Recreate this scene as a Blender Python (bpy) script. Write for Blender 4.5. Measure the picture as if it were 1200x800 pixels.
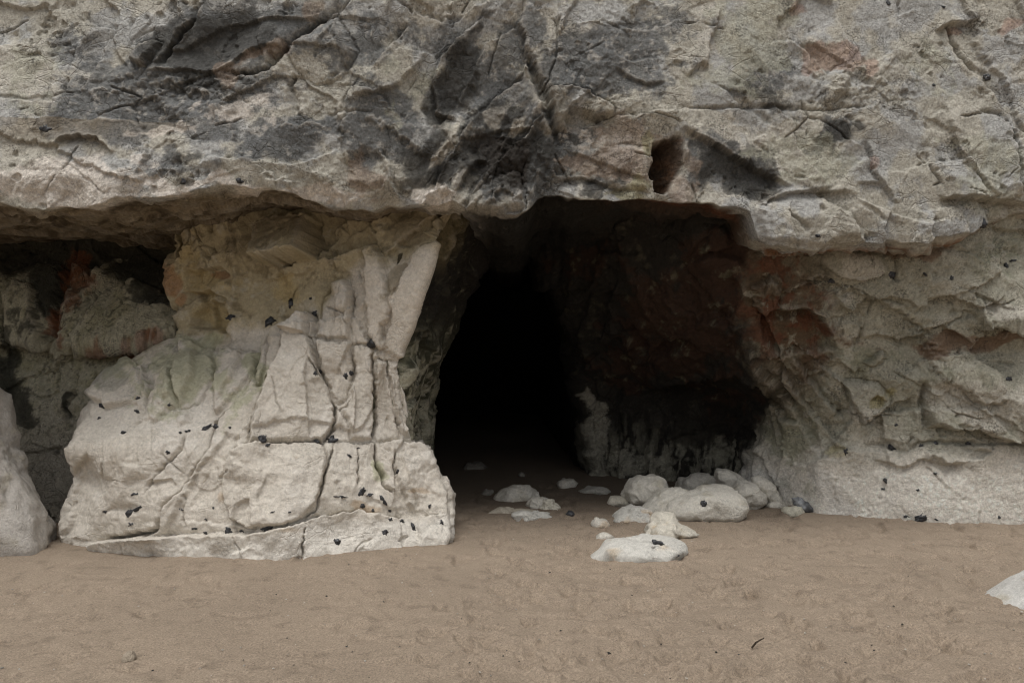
import bpy, bmesh, math, random
import numpy as np
from mathutils import Vector
from concurrent.futures import ThreadPoolExecutor

for o in list(bpy.data.objects):
    bpy.data.objects.remove(o, do_unlink=True)
C = bpy.context.scene.collection
SC = bpy.context.scene
F32 = np.float32

# ---------------------------------------------------------------- camera, world, sun, exposure
CAM_H, FPX = 1.6, 933.3          # eye height (m); focal length in photo pixels (28 mm on 36 mm, 1200 px wide)
cam_d = bpy.data.cameras.new('camera')
cam_d.lens, cam_d.sensor_width = 28.0, 36.0
cam_d.clip_start, cam_d.clip_end = 0.05, 2000
cam = bpy.data.objects.new('camera', cam_d)
C.objects.link(cam)
cam.location = (0, 0, CAM_H)
cam.rotation_euler = (math.radians(90), 0, 0)
SC.camera = cam

SUN_EL, SUN_AZ = math.radians(72), math.radians(-164)    # azimuth measured clockwise from +Y: high, behind the camera, a little left
W = bpy.data.worlds.new('World')
SC.world = W
W.use_nodes = True
nt = W.node_tree
bg = nt.nodes['Background']
sky = nt.nodes.new('ShaderNodeTexSky')
sky.sky_type = 'NISHITA'
sky.sun_disc = False
sky.sun_elevation, sky.sun_rotation = SUN_EL, SUN_AZ
sky.air_density, sky.dust_density, sky.ozone_density = 1.0, 3.0, 1.0
hs = nt.nodes.new('ShaderNodeHueSaturation')
hs.inputs['Saturation'].default_value = 0.15        # overcast: the cloud layer takes the blue out
nt.links.new(sky.outputs[0], hs.inputs['Color'])
nt.links.new(hs.outputs[0], bg.inputs[0])
bg.inputs[1].default_value = 0.10

sun_d = bpy.data.lights.new('sun', 'SUN')
sun_d.energy, sun_d.angle, sun_d.color = 1.5, math.radians(40), (1.0, 0.975, 0.94)
sun = bpy.data.objects.new('sun', sun_d)
C.objects.link(sun)
sv = Vector((math.sin(SUN_AZ) * math.cos(SUN_EL), math.cos(SUN_AZ) * math.cos(SUN_EL), math.sin(SUN_EL)))
sun.rotation_euler = sv.to_track_quat('Z', 'Y').to_euler()
sun.location = sv * 30

SC.view_settings.view_transform = 'Standard'
SC.view_settings.look = 'None'
SC.view_settings.exposure = 0.44
SC.view_settings.gamma = 1.0
SC.cycles.max_bounces = 5
SC.cycles.diffuse_bounces = 3
SC.cycles.filter_width = 1.1

# ---------------------------------------------------------------- noise
_rng = np.random.default_rng(7)
_G = _rng.normal(size=(65536, 3)).astype(F32)
_G /= np.linalg.norm(_G, axis=1, keepdims=True)
_R = _rng.random((65536, 7)).astype(F32)
_EX = ThreadPoolExecutor(4)

def _par(fn, P, *a):
    n = len(P)
    if n < 20000:
        return fn(P, *a)
    ch = [P[i:i + 40000] for i in range(0, n, 40000)]
    r = list(_EX.map(lambda c: fn(c, *a), ch))
    if isinstance(r[0], tuple):
        return tuple(np.concatenate(x) for x in zip(*r))
    return np.concatenate(r)

def _hash(i, j, k, seed):
    h = (i * 73856093) ^ (j * 19349663) ^ (k * 83492791) ^ (seed * 2654435 + 12345)
    h = h ^ (h >> 13)
    h = (h * 1274126177) & 0x7fffffff
    return (h ^ (h >> 15)) & 0xffff

def _gn(P, seed):
    I = np.floor(P).astype(np.int64)
    f = (P - I).astype(F32)
    u = f * f * f * (f * (f * 6 - 15) + 10)
    out = np.zeros(len(P), F32)
    for dx in (0, 1):
        wx = u[:, 0] if dx else 1 - u[:, 0]
        for dy in (0, 1):
            wy = u[:, 1] if dy else 1 - u[:, 1]
            for dz in (0, 1):
                wz = u[:, 2] if dz else 1 - u[:, 2]
                g = _G[_hash(I[:, 0] + dx, I[:, 1] + dy, I[:, 2] + dz, seed)]
                out += wx * wy * wz * (g[:, 0] * (f[:, 0] - dx) + g[:, 1] * (f[:, 1] - dy) + g[:, 2] * (f[:, 2] - dz))
    return out * 1.7

def gnoise(P, scale, seed):
    return _par(_gn, np.asarray(P, F32) * F32(scale), seed)

def fbm(P, scale, seed, octv=4, gain=0.5):
    a, t, s = 1.0, 0, 0
    for k in range(octv):
        t = t + a * gnoise(P, scale * 2.03 ** k, seed + k * 17)
        s += a
        a *= gain
    return t / s

def ridge(P, scale, seed, octv=4, gain=0.5):
    a, t, s = 1.0, 0, 0
    for k in range(octv):
        t = t + a * (1 - 2 * np.abs(gnoise(P, scale * 2.1 ** k, seed + k * 13)))
        s += a
        a *= gain
    return t / s

def _vor(P, seed, soft, slope):
    """faceted noise: every Voronoi cell carries a tilted plane; blended over a thin band at the borders"""
    I = np.floor(P).astype(np.int64)
    f = (P - I).astype(F32)
    n = len(P)
    d1 = np.full(n, 9, F32); d2 = np.full(n, 9, F32)
    v1 = np.zeros(n, F32); v2 = np.zeros(n, F32)
    id1 = np.zeros(n, np.int64)
    for dx in (-1, 0, 1):
        for dy in (-1, 0, 1):
            for dz in (-1, 0, 1):
                h = _hash(I[:, 0] + dx, I[:, 1] + dy, I[:, 2] + dz, seed)
                r = _R[h]
                ex = f[:, 0] - dx - r[:, 0]; ey = f[:, 1] - dy - r[:, 1]; ez = f[:, 2] - dz - r[:, 2]
                d = ex * ex + ey * ey + ez * ez
                v = (r[:, 3] - .5) + slope * ((r[:, 4] - .5) * 2 * ex + (r[:, 5] - .5) * 2 * ey + (r[:, 6] - .5) * 2 * ez)
                c1 = d < d1
                c2 = (~c1) & (d < d2)
                d2 = np.where(c1, d1, np.where(c2, d, d2)); v2 = np.where(c1, v1, np.where(c2, v, v2))
                d1 = np.where(c1, d, d1); v1 = np.where(c1, v, v1); id1 = np.where(c1, h, id1)
    e = np.sqrt(d2) - np.sqrt(d1)
    t = np.clip(e / soft, 0, 1)
    t = t * t * (3 - 2 * t)
    return (v1 * (.5 + .5 * t) + v2 * (.5 - .5 * t)).astype(F32), e.astype(F32), _R[id1][:, 0]

def facets(P, scale, seed, soft=.08, slope=.9):
    return _par(_vor, np.asarray(P, F32) * F32(scale), seed, soft, slope)

def _pl(P, seed):
    """piecewise-linear noise: random heights on a lattice of tetrahedra, so every facet is flat and every crease is sharp"""
    s = P.sum(1, keepdims=True) / 3
    Q = P + s
    I = np.floor(Q).astype(np.int64)
    f = (Q - I).astype(F32)
    o = np.argsort(-f, axis=1)
    fs = np.take_along_axis(f, o, 1)
    w = (1 - fs[:, 0], fs[:, 0] - fs[:, 1], fs[:, 1] - fs[:, 2], fs[:, 2])
    out = np.zeros(len(P), F32)
    J = I.copy()
    ar = np.arange(len(P))
    for k in range(4):
        if k: J[ar, o[:, k - 1]] += 1
        out += w[k] * (_R[_hash(J[:, 0], J[:, 1], J[:, 2], seed)][:, 0] * 2 - 1)
    return out

def plin(P, scale, seed):
    return _par(_pl, np.asarray(P, F32) * F32(scale), seed)

def rot(P, deg, stretch):
    """turn in the wall plane, then compress along the turned x axis: facets come out long in that direction"""
    a = math.radians(deg)
    c, s = math.cos(a), math.sin(a)
    x = P[:, 0] * c + P[:, 2] * s
    z = -P[:, 0] * s + P[:, 2] * c
    return np.stack([x / stretch, P[:, 1] * .8, z], 1).astype(F32)

def sst(a, b, x):
    t = np.clip((x - a) / (b - a), 0, 1)
    return t * t * (3 - 2 * t)

# ---------------------------------------------------------------- picture <-> place, strokes
def at(px, py, d):
    return np.array([(px - 600) * d / FPX, d, CAM_H + (400 - py) * d / FPX])

def ground(px, py):
    d = CAM_H * FPX / (py - 400)
    return at(px, py, d)

def project(P):
    y = np.maximum(P[:, 1], .3)
    return 600 + P[:, 0] / y * FPX, 400 - (P[:, 2] - CAM_H) / y * FPX

def seg_dist(px, py, pts):
    """distance to a polyline, the side (positive: right-hand side on the way, below when going right) and position 0..1 along it"""
    pts = np.array(pts, float)
    L = np.hypot(*(pts[1:] - pts[:-1]).T)
    cum = np.concatenate([[0], np.cumsum(L)])
    best = np.full(len(px), 1e9); side = np.zeros(len(px)); tt = np.zeros(len(px))
    for i in range(len(pts) - 1):
        a, b = pts[i], pts[i + 1]
        ab = b - a
        t = np.clip(((px - a[0]) * ab[0] + (py - a[1]) * ab[1]) / max(1e-6, ab @ ab), 0, 1)
        dx, dy = px - a[0] - t * ab[0], py - a[1] - t * ab[1]
        d = np.hypot(dx, dy)
        m = d < best
        best[m] = d[m]
        side[m] = np.sign(ab[0] * dy - ab[1] * dx)[m]
        tt[m] = ((cum[i] + t * L[i]) / cum[-1])[m]
    return best, side, tt

def inside_dist(px, py, pts):
    """signed distance to a closed polygon, positive inside"""
    pts = np.array(pts, float)
    d, _, _ = seg_dist(px, py, np.vstack([pts, pts[:1]]))
    ins = np.zeros(len(px), bool)
    n = len(pts)
    for i in range(n):
        x0, y0 = pts[i]; x1, y1 = pts[(i + 1) % n]
        if y0 == y1:
            continue
        c = ((y0 > py) != (y1 > py)) & (px < (x1 - x0) * (py - y0) / (y1 - y0) + x0)
        ins ^= c
    return np.where(ins, d, -d)

def _box(px, py, pts, pad):
    p = np.array(pts, float)
    return np.nonzero((px > p[:, 0].min() - pad) & (px < p[:, 0].max() + pad) & (py > p[:, 1].min() - pad) & (py < p[:, 1].max() + pad))[0]

def sculpt(px, py, strokes, D):
    for s in strokes:
        k = s[0]
        if k == 'edge':            # step: right-hand side proud by h fading over w, the other side set back by h2 fading over w2
            _, pts, h, w, h2, w2 = s
            ix = _box(px, py, pts, 3.5 * max(w, w2))
            if not len(ix): continue
            d, sd, t = seg_dist(px[ix], py[ix], pts)
            x = d * np.where(sd == 0, 1, sd)
            tp = np.clip(np.minimum(t, 1 - t) * 6, 0, 1) ** .7
            q = sst(-1.3, 1.3, x)
            D[ix] += tp * (q * h * np.exp(-np.maximum(x, 0) / w) - (1 - q) * h2 * np.exp(np.minimum(x, 0) / w2))
        elif k == 'crack':
            _, pts, h, w = s
            ix = _box(px, py, pts, 4 * w)
            if not len(ix): continue
            d, sd, t = seg_dist(px[ix], py[ix], pts)
            tp = np.clip(np.minimum(t, 1 - t) * 8, 0, 1)
            wv = w * (.75 + .25 * np.sin(t * 6 + len(pts)))
            D[ix] -= tp * h * np.exp(-(d / wv) ** 2)
        elif k == 'poly':          # block: proud by h, tilt (per px) in x and y, bevel, groove round it
            _, pts, h, bev, gx, gy, groove = s
            ix = _box(px, py, pts, 12)
            if not len(ix): continue
            d = inside_dist(px[ix], py[ix], pts)
            c = np.array(pts, float).mean(0)
            m = sst(-1.2, bev, d)
            D[ix] += m * (h + gx * (px[ix] - c[0]) + gy * (py[ix] - c[1])) - groove * np.exp(-(d / 1.7) ** 2)
        elif k == 'blob':
            _, cx, cy, rx, ry, ang, h = s
            ix = _box(px, py, [(cx, cy)], 3 * max(rx, ry))
            if not len(ix): continue
            a = math.radians(ang)
            x, y = px[ix] - cx, py[ix] - cy
            u, v = (x * math.cos(a) + y * math.sin(a)) / rx, (-x * math.sin(a) + y * math.cos(a)) / ry
            D[ix] += h * np.exp(-(u * u + v * v))
    return D

def blobmask(px, py, cx, cy, rx, ry, ang=0, hard=1.0):
    a = math.radians(ang)
    x, y = px - cx, py - cy
    u, v = (x * math.cos(a) + y * math.sin(a)) / rx, (-x * math.sin(a) + y * math.cos(a)) / ry
    return np.exp(-(u * u + v * v) ** hard)

def mix(c, col, m):
    return c + (np.array(col, F32) - c) * np.clip(m, 0, 1)[:, None].astype(F32)

# albedos (linear)
PALE = (.56, .525, .46)
BEIGE = (.42, .395, .335)
GREY = (.135, .138, .137)
COOL = (.37, .374, .37)
DARK = (.055, .053, .048)
CAVE_DARK = (.022, .021, .018)  # dark stain plus the cave's own darkness, put into the colour
OLIVE = (.30, .275, .175)
YELLOW = (.40, .30, .14)
RUST = (.24, .085, .035)
BROWN = (.20, .145, .085)
PINK = (.43, .30, .22)

def chips(P, px, py, blobs, seed, warp=26, sharp=9.0):
    """soft regions (list of blob tuples with a strength) whose border is broken up by noise -> 0..1"""
    w1 = fbm(P, 2.6, seed, 4) * warp
    w2 = fbm(P, 2.6, seed + 50, 4) * warp
    x, y = px + w1 * 1.6, py + w2 * 1.6
    m = np.zeros(len(px))
    for b in blobs:
        st = b[5] if len(b) > 5 else 1
        m = np.maximum(m, st * blobmask(x, y, b[0], b[1], b[2], b[3], b[4] if len(b) > 4 else 0, 1.3))
    n = fbm(P, 5, seed + 90, 6, .68) * 1.25
    return sst(.5 - 1 / sharp, .5 + 1 / sharp, m + n * .62 * sst(0.02, .3, m)) * (.8 + .2 * sst(.4, .9, m))

# ---------------------------------------------------------------- materials
def rock_material(name, bump=.5, rough=.92, fine=1.0, spec=.25, ridged=.5, con=1.25, dist=.03, crack=0.0, speck=0.0):
    m = bpy.data.materials.new(name)
    m.use_nodes = True
    t = m.node_tree
    N, L = t.nodes, t.links
    b = N['Principled BSDF']
    b.inputs['Roughness'].default_value = rough
    b.inputs['Specular IOR Level'].default_value = spec
    at_ = N.new('ShaderNodeAttribute'); at_.attribute_name = 'col'
    tc = N.new('ShaderNodeTexCoord')
    n1 = N.new('ShaderNodeTexNoise'); n1.inputs['Scale'].default_value = 38 * fine; n1.inputs['Detail'].default_value = 5; n1.inputs['Roughness'].default_value = .68
    n2 = N.new('ShaderNodeTexNoise'); n2.inputs['Scale'].default_value = 150 * fine; n2.inputs['Detail'].default_value = 2; n2.inputs['Roughness'].default_value = .7
    for n in (n1, n2): L.new(tc.outputs['Object'], n.inputs['Vector'])
    r1 = N.new('ShaderNodeMapRange'); r1.inputs[1].default_value = .3; r1.inputs[2].default_value = .7; r1.inputs[3].default_value = 1 - .28 * con; r1.inputs[4].default_value = 1 + .2 * con
    L.new(n1.outputs['Fac'], r1.inputs[0])
    r2 = N.new('ShaderNodeMapRange'); r2.inputs[1].default_value = .3; r2.inputs[2].default_value = .7; r2.inputs[3].default_value = 1 - .22 * con; r2.inputs[4].default_value = 1 + .18 * con
    L.new(n2.outputs['Fac'], r2.inputs[0])
    mu = N.new('ShaderNodeMath'); mu.operation = 'MULTIPLY'
    L.new(r1.outputs[0], mu.inputs[0]); L.new(r2.outputs[0], mu.inputs[1])
    vm = N.new('ShaderNodeVectorMath'); vm.operation = 'SCALE'
    L.new(at_.outputs['Color'], vm.inputs[0]); L.new(mu.outputs[0], vm.inputs['Scale'])
    colour = vm.outputs[0]
    if speck:                     # black lichen and soot flecks a few millimetres across, in patches
        ns = N.new('ShaderNodeTexNoise'); ns.inputs['Scale'].default_value = 62; ns.inputs['Detail'].default_value = 5; ns.inputs['Roughness'].default_value = .75
        np_ = N.new('ShaderNodeTexNoise'); np_.inputs['Scale'].default_value = 4.5; np_.inputs['Detail'].default_value = 4
        for n in (ns, np_): L.new(tc.outputs['Object'], n.inputs['Vector'])
        sm = N.new('ShaderNodeMath'); sm.operation = 'MULTIPLY_ADD'; sm.inputs[1].default_value = .55
        L.new(np_.outputs['Fac'], sm.inputs[0]); L.new(ns.outputs['Fac'], sm.inputs[2])
        sr = N.new('ShaderNodeMapRange'); sr.interpolation_type = 'SMOOTHSTEP'
        sr.inputs[1].default_value = .865; sr.inputs[2].default_value = .93; sr.inputs[4].default_value = speck
        L.new(sm.outputs[0], sr.inputs[0])
        sw = N.new('ShaderNodeMath'); sw.operation = 'MULTIPLY'
        L.new(sr.outputs[0], sw.inputs[0]); L.new(at_.outputs['Alpha'], sw.inputs[1])
        mx = N.new('ShaderNodeMix'); mx.data_type = 'RGBA'
        L.new(sw.outputs[0], mx.inputs['Factor']); L.new(colour, mx.inputs['A']); mx.inputs['B'].default_value = (.045, .043, .038, 1)
        colour = mx.outputs['Result']
    L.new(colour, b.inputs['Base Color'])
    n3 = N.new('ShaderNodeTexNoise'); n3.noise_type = 'RIDGED_MULTIFRACTAL'; n3.inputs['Scale'].default_value = 9 * fine; n3.inputs['Detail'].default_value = 4; n3.inputs['Roughness'].default_value = .6; n3.inputs['Distortion'].default_value = .4
    n3.inputs['Offset'].default_value = .8; n3.inputs['Gain'].default_value = 1.6
    L.new(tc.outputs['Object'], n3.inputs['Vector'])
    ad0 = N.new('ShaderNodeMath'); ad0.operation = 'MULTIPLY_ADD'; ad0.inputs[1].default_value = .16 * ridged
    L.new(n3.outputs['Fac'], ad0.inputs[0]); L.new(n1.outputs['Fac'], ad0.inputs[2])
    ad = N.new('ShaderNodeMath'); ad.operation = 'MULTIPLY_ADD'; ad.inputs[1].default_value = .3
    L.new(n2.outputs['Fac'], ad.inputs[0]); L.new(ad0.outputs[0], ad.inputs[2])
    if crack:                     # hairline fractures: borders of distorted cells, broken up by patches
        nd = N.new('ShaderNodeTexNoise'); nd.inputs['Scale'].default_value = 7; nd.inputs['Detail'].default_value = 5
        L.new(tc.outputs['Object'], nd.inputs['Vector'])
        dv = N.new('ShaderNodeVectorMath'); dv.operation = 'MULTIPLY_ADD'; dv.inputs[1].default_value = (.07, .07, .07)
        L.new(nd.outputs['Color'], dv.inputs[0]); L.new(tc.outputs['Object'], dv.inputs[2])
        pm = N.new('ShaderNodeTexNoise'); pm.inputs['Scale'].default_value = 3.1; pm.inputs['Detail'].default_value = 3
        L.new(tc.outputs['Object'], pm.inputs['Vector'])
        pr = N.new('ShaderNodeMapRange'); pr.inputs[1].default_value = .47; pr.inputs[2].default_value = .6
        L.new(pm.outputs['Fac'], pr.inputs[0])
        for sc, wd, am in ((4.2, .022, 1.0), (11.0, .045, .7)):
            vo = N.new('ShaderNodeTexVoronoi'); vo.feature = 'DISTANCE_TO_EDGE'; vo.inputs['Scale'].default_value = sc
            L.new(dv.outputs[0], vo.inputs['Vector'])
            vr = N.new('ShaderNodeMapRange'); vr.inputs[2].default_value = wd; vr.inputs[3].default_value = -am * crack; vr.inputs[4].default_value = 0
            L.new(vo.outputs['Distance'], vr.inputs[0])
            vm2 = N.new('ShaderNodeMath'); vm2.operation = 'MULTIPLY_ADD'
            va = N.new('ShaderNodeMath'); va.operation = 'MULTIPLY'
            L.new(vr.outputs[0], va.inputs[0]); L.new(at_.outputs['Alpha'], va.inputs[1])
            L.new(va.outputs[0], vm2.inputs[0]); L.new(pr.outputs[0], vm2.inputs[1]); L.new(ad.outputs[0], vm2.inputs[2])
            ad = vm2
    bu = N.new('ShaderNodeBump'); bu.inputs['Strength'].default_value = bump; bu.inputs['Distance'].default_value = dist
    L.new(ad.outputs[0], bu.inputs['Height'])
    L.new(bu.outputs[0], b.inputs['Normal'])
    return m

M_ROCK = rock_material('weathered_chalk', .65, con=.95, crack=.8, speck=.65)
M_PALE = rock_material('pale_chalk', .5, con=.65, crack=.5, speck=.25)
M_CHALK = rock_material('boulder_chalk', .6, con=.7, crack=.25, speck=.3)
M_FLINT = rock_material('black_flint', .3, .38, 1.0, .5)
M_SAND = rock_material('beach_sand', .8, .95, 2.6, .15, .2, 1.5, .02)

# ---------------------------------------------------------------- mesh helpers
def mesh_obj(name, verts, quads, col, mat, parent=None, origin=None):
    """quads: (n,4) or (n,3) int array"""
    if origin is None:
        origin = np.zeros(3)
        if parent is not None:
            origin = np.array(parent['_o'])
    me = bpy.data.meshes.new(name)
    k = quads.shape[1]
    v = (verts - np.array(origin)).astype(F32)
    me.vertices.add(len(v)); me.vertices.foreach_set('co', v.ravel())
    me.loops.add(quads.size); me.loops.foreach_set('vertex_index', quads.astype(np.int32).ravel())
    me.polygons.add(len(quads)); me.polygons.foreach_set('loop_start', np.arange(0, quads.size, k, dtype=np.int32))
    me.update(calc_edges=True)
    me.polygons.foreach_set('use_smooth', np.ones(len(quads), bool))
    if col is not None:
        ca = me.color_attributes.new('col', 'FLOAT_COLOR', 'POINT')
        c4 = np.ones((len(v), 4), F32); c4[:, :col.shape[1]] = col
        ca.data.foreach_set('color', c4.ravel())
    me.materials.append(mat)
    me.validate()
    o = bpy.data.objects.new(name, me)
    C.objects.link(o)
    if parent is not None:
        o.parent = parent
    else:
        o.location = origin
    return o

def thing(name, label, cat, loc, group=None):
    e = bpy.data.objects.new(name, None)
    e.empty_display_size = .2
    C.objects.link(e)
    e.location = loc
    e['_o'] = [float(x) for x in loc]
    e['label'] = label; e['category'] = cat
    if group: e['group'] = group
    return e

def smooth_grid(G, su, sv):
    """gaussian smoothing of an (H,W,3) grid, ends held"""
    def gk(s):
        r = int(3 * s) + 1
        k = np.exp(-.5 * (np.arange(-r, r + 1) / s) ** 2)
        return k / k.sum(), r
    if sv > 0:
        k, r = gk(sv)
        p = np.pad(G, ((r, r), (0, 0), (0, 0)), mode='edge')
        G = sum(k[i] * p[i:i + G.shape[0]] for i in range(len(k)))
    if su > 0:
        k, r = gk(su)
        p = np.pad(G, ((0, 0), (r, r), (0, 0)), mode='edge')
        G = sum(k[i] * p[:, i:i + G.shape[1]] for i in range(len(k)))
    return G

def grid_normals(G):
    du = np.gradient(G, axis=1); dv = np.gradient(G, axis=0)
    n = np.cross(du, dv)
    n /= np.maximum(np.linalg.norm(n, axis=2, keepdims=True), 1e-9)
    px, py = project(G.reshape(-1, 3))
    fr = (px > 0) & (px < 1200) & (py > 0) & (py < 800)
    v = np.array([0, 0, CAM_H]) - G.reshape(-1, 3)
    if ((n.reshape(-1, 3) * v).sum(1)[fr]).sum() < 0:
        n = -n
        return n, True
    return n, False

ZB = np.full((800, 1200), 99.0)
def splat(P):
    px, py = project(P)
    i, j = np.round(py).astype(int), np.round(px).astype(int)
    ok = (i >= 0) & (i < 800) & (j >= 0) & (j < 1200) & (P[:, 1] > 1)
    np.minimum.at(ZB, (i[ok], j[ok]), P[ok, 1])

def surf(px, py):
    i, j = int(round(py)), int(round(px))
    w = ZB[max(0, i - 2):i + 3, max(0, j - 2):min(1200, j + 3)]
    w = w[w < 90]
    d = float(np.quantile(w, .25)) if len(w) else 6.5
    return at(px, py, d)

def dense(knots, dens):
    """monotone sample positions over a knot list: dens[i] samples in interval i"""
    out = []
    for i in range(len(knots) - 1):
        out.append(np.linspace(knots[i], knots[i + 1], dens[i], endpoint=False))
    out.append(np.array([knots[-1]]))
    return np.concatenate(out)

def finish(G, names, regions, disp, colour, parent, mat=None, lip=None):
    """displace a base grid, colour it and cut it into part meshes; regions: list of (name, polygon), the blocks that are parts of their own"""
    H, Wd, _ = G.shape
    N, flip = grid_normals(G)
    P0 = G.reshape(-1, 3); Nn = N.reshape(-1, 3)
    px, py = project(P0)
    w = fbm(P0, 7, 3, 3); w2 = fbm(P0, 7, 33, 3)
    wj = fbm(P0, 22, 43, 3); wj2 = fbm(P0, 22, 53, 3)
    wx, wy = px + w * 3.5 + wj * 2.5, py + w2 * 3.5 + wj2 * 2.5
    D = disp(P0, wx, wy, px, py)
    if lip is None:
        P = P0 + Nn * D[:, None]
    else:                       # face rows move straight out, rows underneath the lip straight down: the edge stays an edge
        Dg_ = D.reshape(H, Wd)
        O = np.zeros((H, Wd, 3))
        O[:lip + 1, :, 1] = -Dg_[:lip + 1]
        dd = np.maximum(0, G[lip + 1:, :, 1] - G[lip][None, :, 1])
        O[lip + 1:, :, 1] = -Dg_[lip][None] * (1 - sst(0, .6, dd))
        O[lip + 1:, :, 2] = -Dg_[lip + 1:] * sst(0, .2, dd)
        P = P0 + O.reshape(-1, 3)
    Dg = D.reshape(H, Wd, 1)
    cv = (Dg - smooth_grid(Dg, 3.0, 3.0)).ravel()
    col = colour(P0, wx, wy, px, py, D)
    alpha = col[:, 3:].copy() if col.shape[1] == 4 else None
    col = col[:, :3]
    lum = col.mean(1)
    worn = sst(.004, .016, cv + .003 * fbm(P0, 14, 77, 3)) * sst(.06, .14, lum) * sst(8.8, 8.2, P0[:, 1])
    col = mix(col, (.50, .45, .38), worn * np.clip(.4 - .9 * lum, .12, .32))              # rims rubbed back to fresh chalk
    if alpha is not None:
        col = np.concatenate([col, alpha], 1)
    splat(P)
    idx = np.arange(H * Wd).reshape(H, Wd)
    q = np.stack([idx[:-1, :-1], idx[:-1, 1:], idx[1:, 1:], idx[1:, :-1]], 2).reshape(-1, 4)
    if flip:
        q = q[:, ::-1]
    base = names(P0, px, py)                       # list of names, one id per vertex
    nm, rid = base
    nm = list(nm); rid = rid.copy()
    main = list(nm)
    par = [None] * len(nm)
    for (rn, poly) in regions:
        ins = inside_dist(wx, wy, poly) > 0
        ins &= (P0[:, 1] < 8.2) & (((np.array([0, 0, CAM_H]) - P0) * Nn).sum(1) > .12 * np.linalg.norm(P0, axis=1))
        if not ins.any(): continue
        host = int(np.bincount(rid[ins]).argmax())
        if host >= len(main): host = par[host]
        rid[ins] = len(nm); nm.append(rn); par.append(host)
    fr = rid[q[:, 0]]
    objs = {}
    for k in range(len(nm)):
        fs = q[fr == k]
        if len(fs) == 0: continue
        u, inv = np.unique(fs.ravel(), return_inverse=True)
        p = parent if par[k] is None else objs.get(par[k], parent)
        o = mesh_obj(nm[k], P[u], inv.reshape(-1, 4), col[u], mat or M_ROCK, p, np.array(parent['_o']))
        if par[k] is not None and p is not parent:
            o.location = (0, 0, 0)
        objs[k] = o
    return objs

# ================================================================ the cliff
cliff = thing('cliff', 'weathered chalk cliff with a dark cave mouth rising from the sand', 'cliff', (0, 6.4, 0))

# ---------------- upper wall: from far above the frame down to the lip and back underneath
LIP = [(-300, 240), (-150, 238), (0, 238), (50, 243), (100, 240), (136, 232), (170, 227), (205, 231), (240, 223), (287, 219), (330, 224), (365, 236), (400, 247), (440, 248),
       (475, 243), (500, 243), (530, 239), (545, 246), (575, 251), (612, 248), (622, 242), (630, 233), (660, 229), (700, 232), (740, 236), (780, 236), (820, 239), (860, 243),
       (878, 247), (886, 278), (900, 288), (930, 292), (958, 294), (964, 286), (1000, 288), (1030, 289), (1034, 284), (1084, 284), (1088, 275), (1110, 277), (1138, 271), (1146, 262), (1170, 256), (1200, 252), (1450, 250)]
LIPD = [(-300, 5.6), (0, 5.62), (100, 5.62), (200, 5.68), (300, 5.78), (380, 5.98), (430, 6.12), (500, 6.18), (560, 6.12), (612, 6.12), (630, 6.3), (700, 6.3), (780, 6.33), (870, 6.42), (890, 6.42), (1000, 6.5), (1140, 6.55), (1155, 6.75), (1450, 6.75)]
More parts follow.
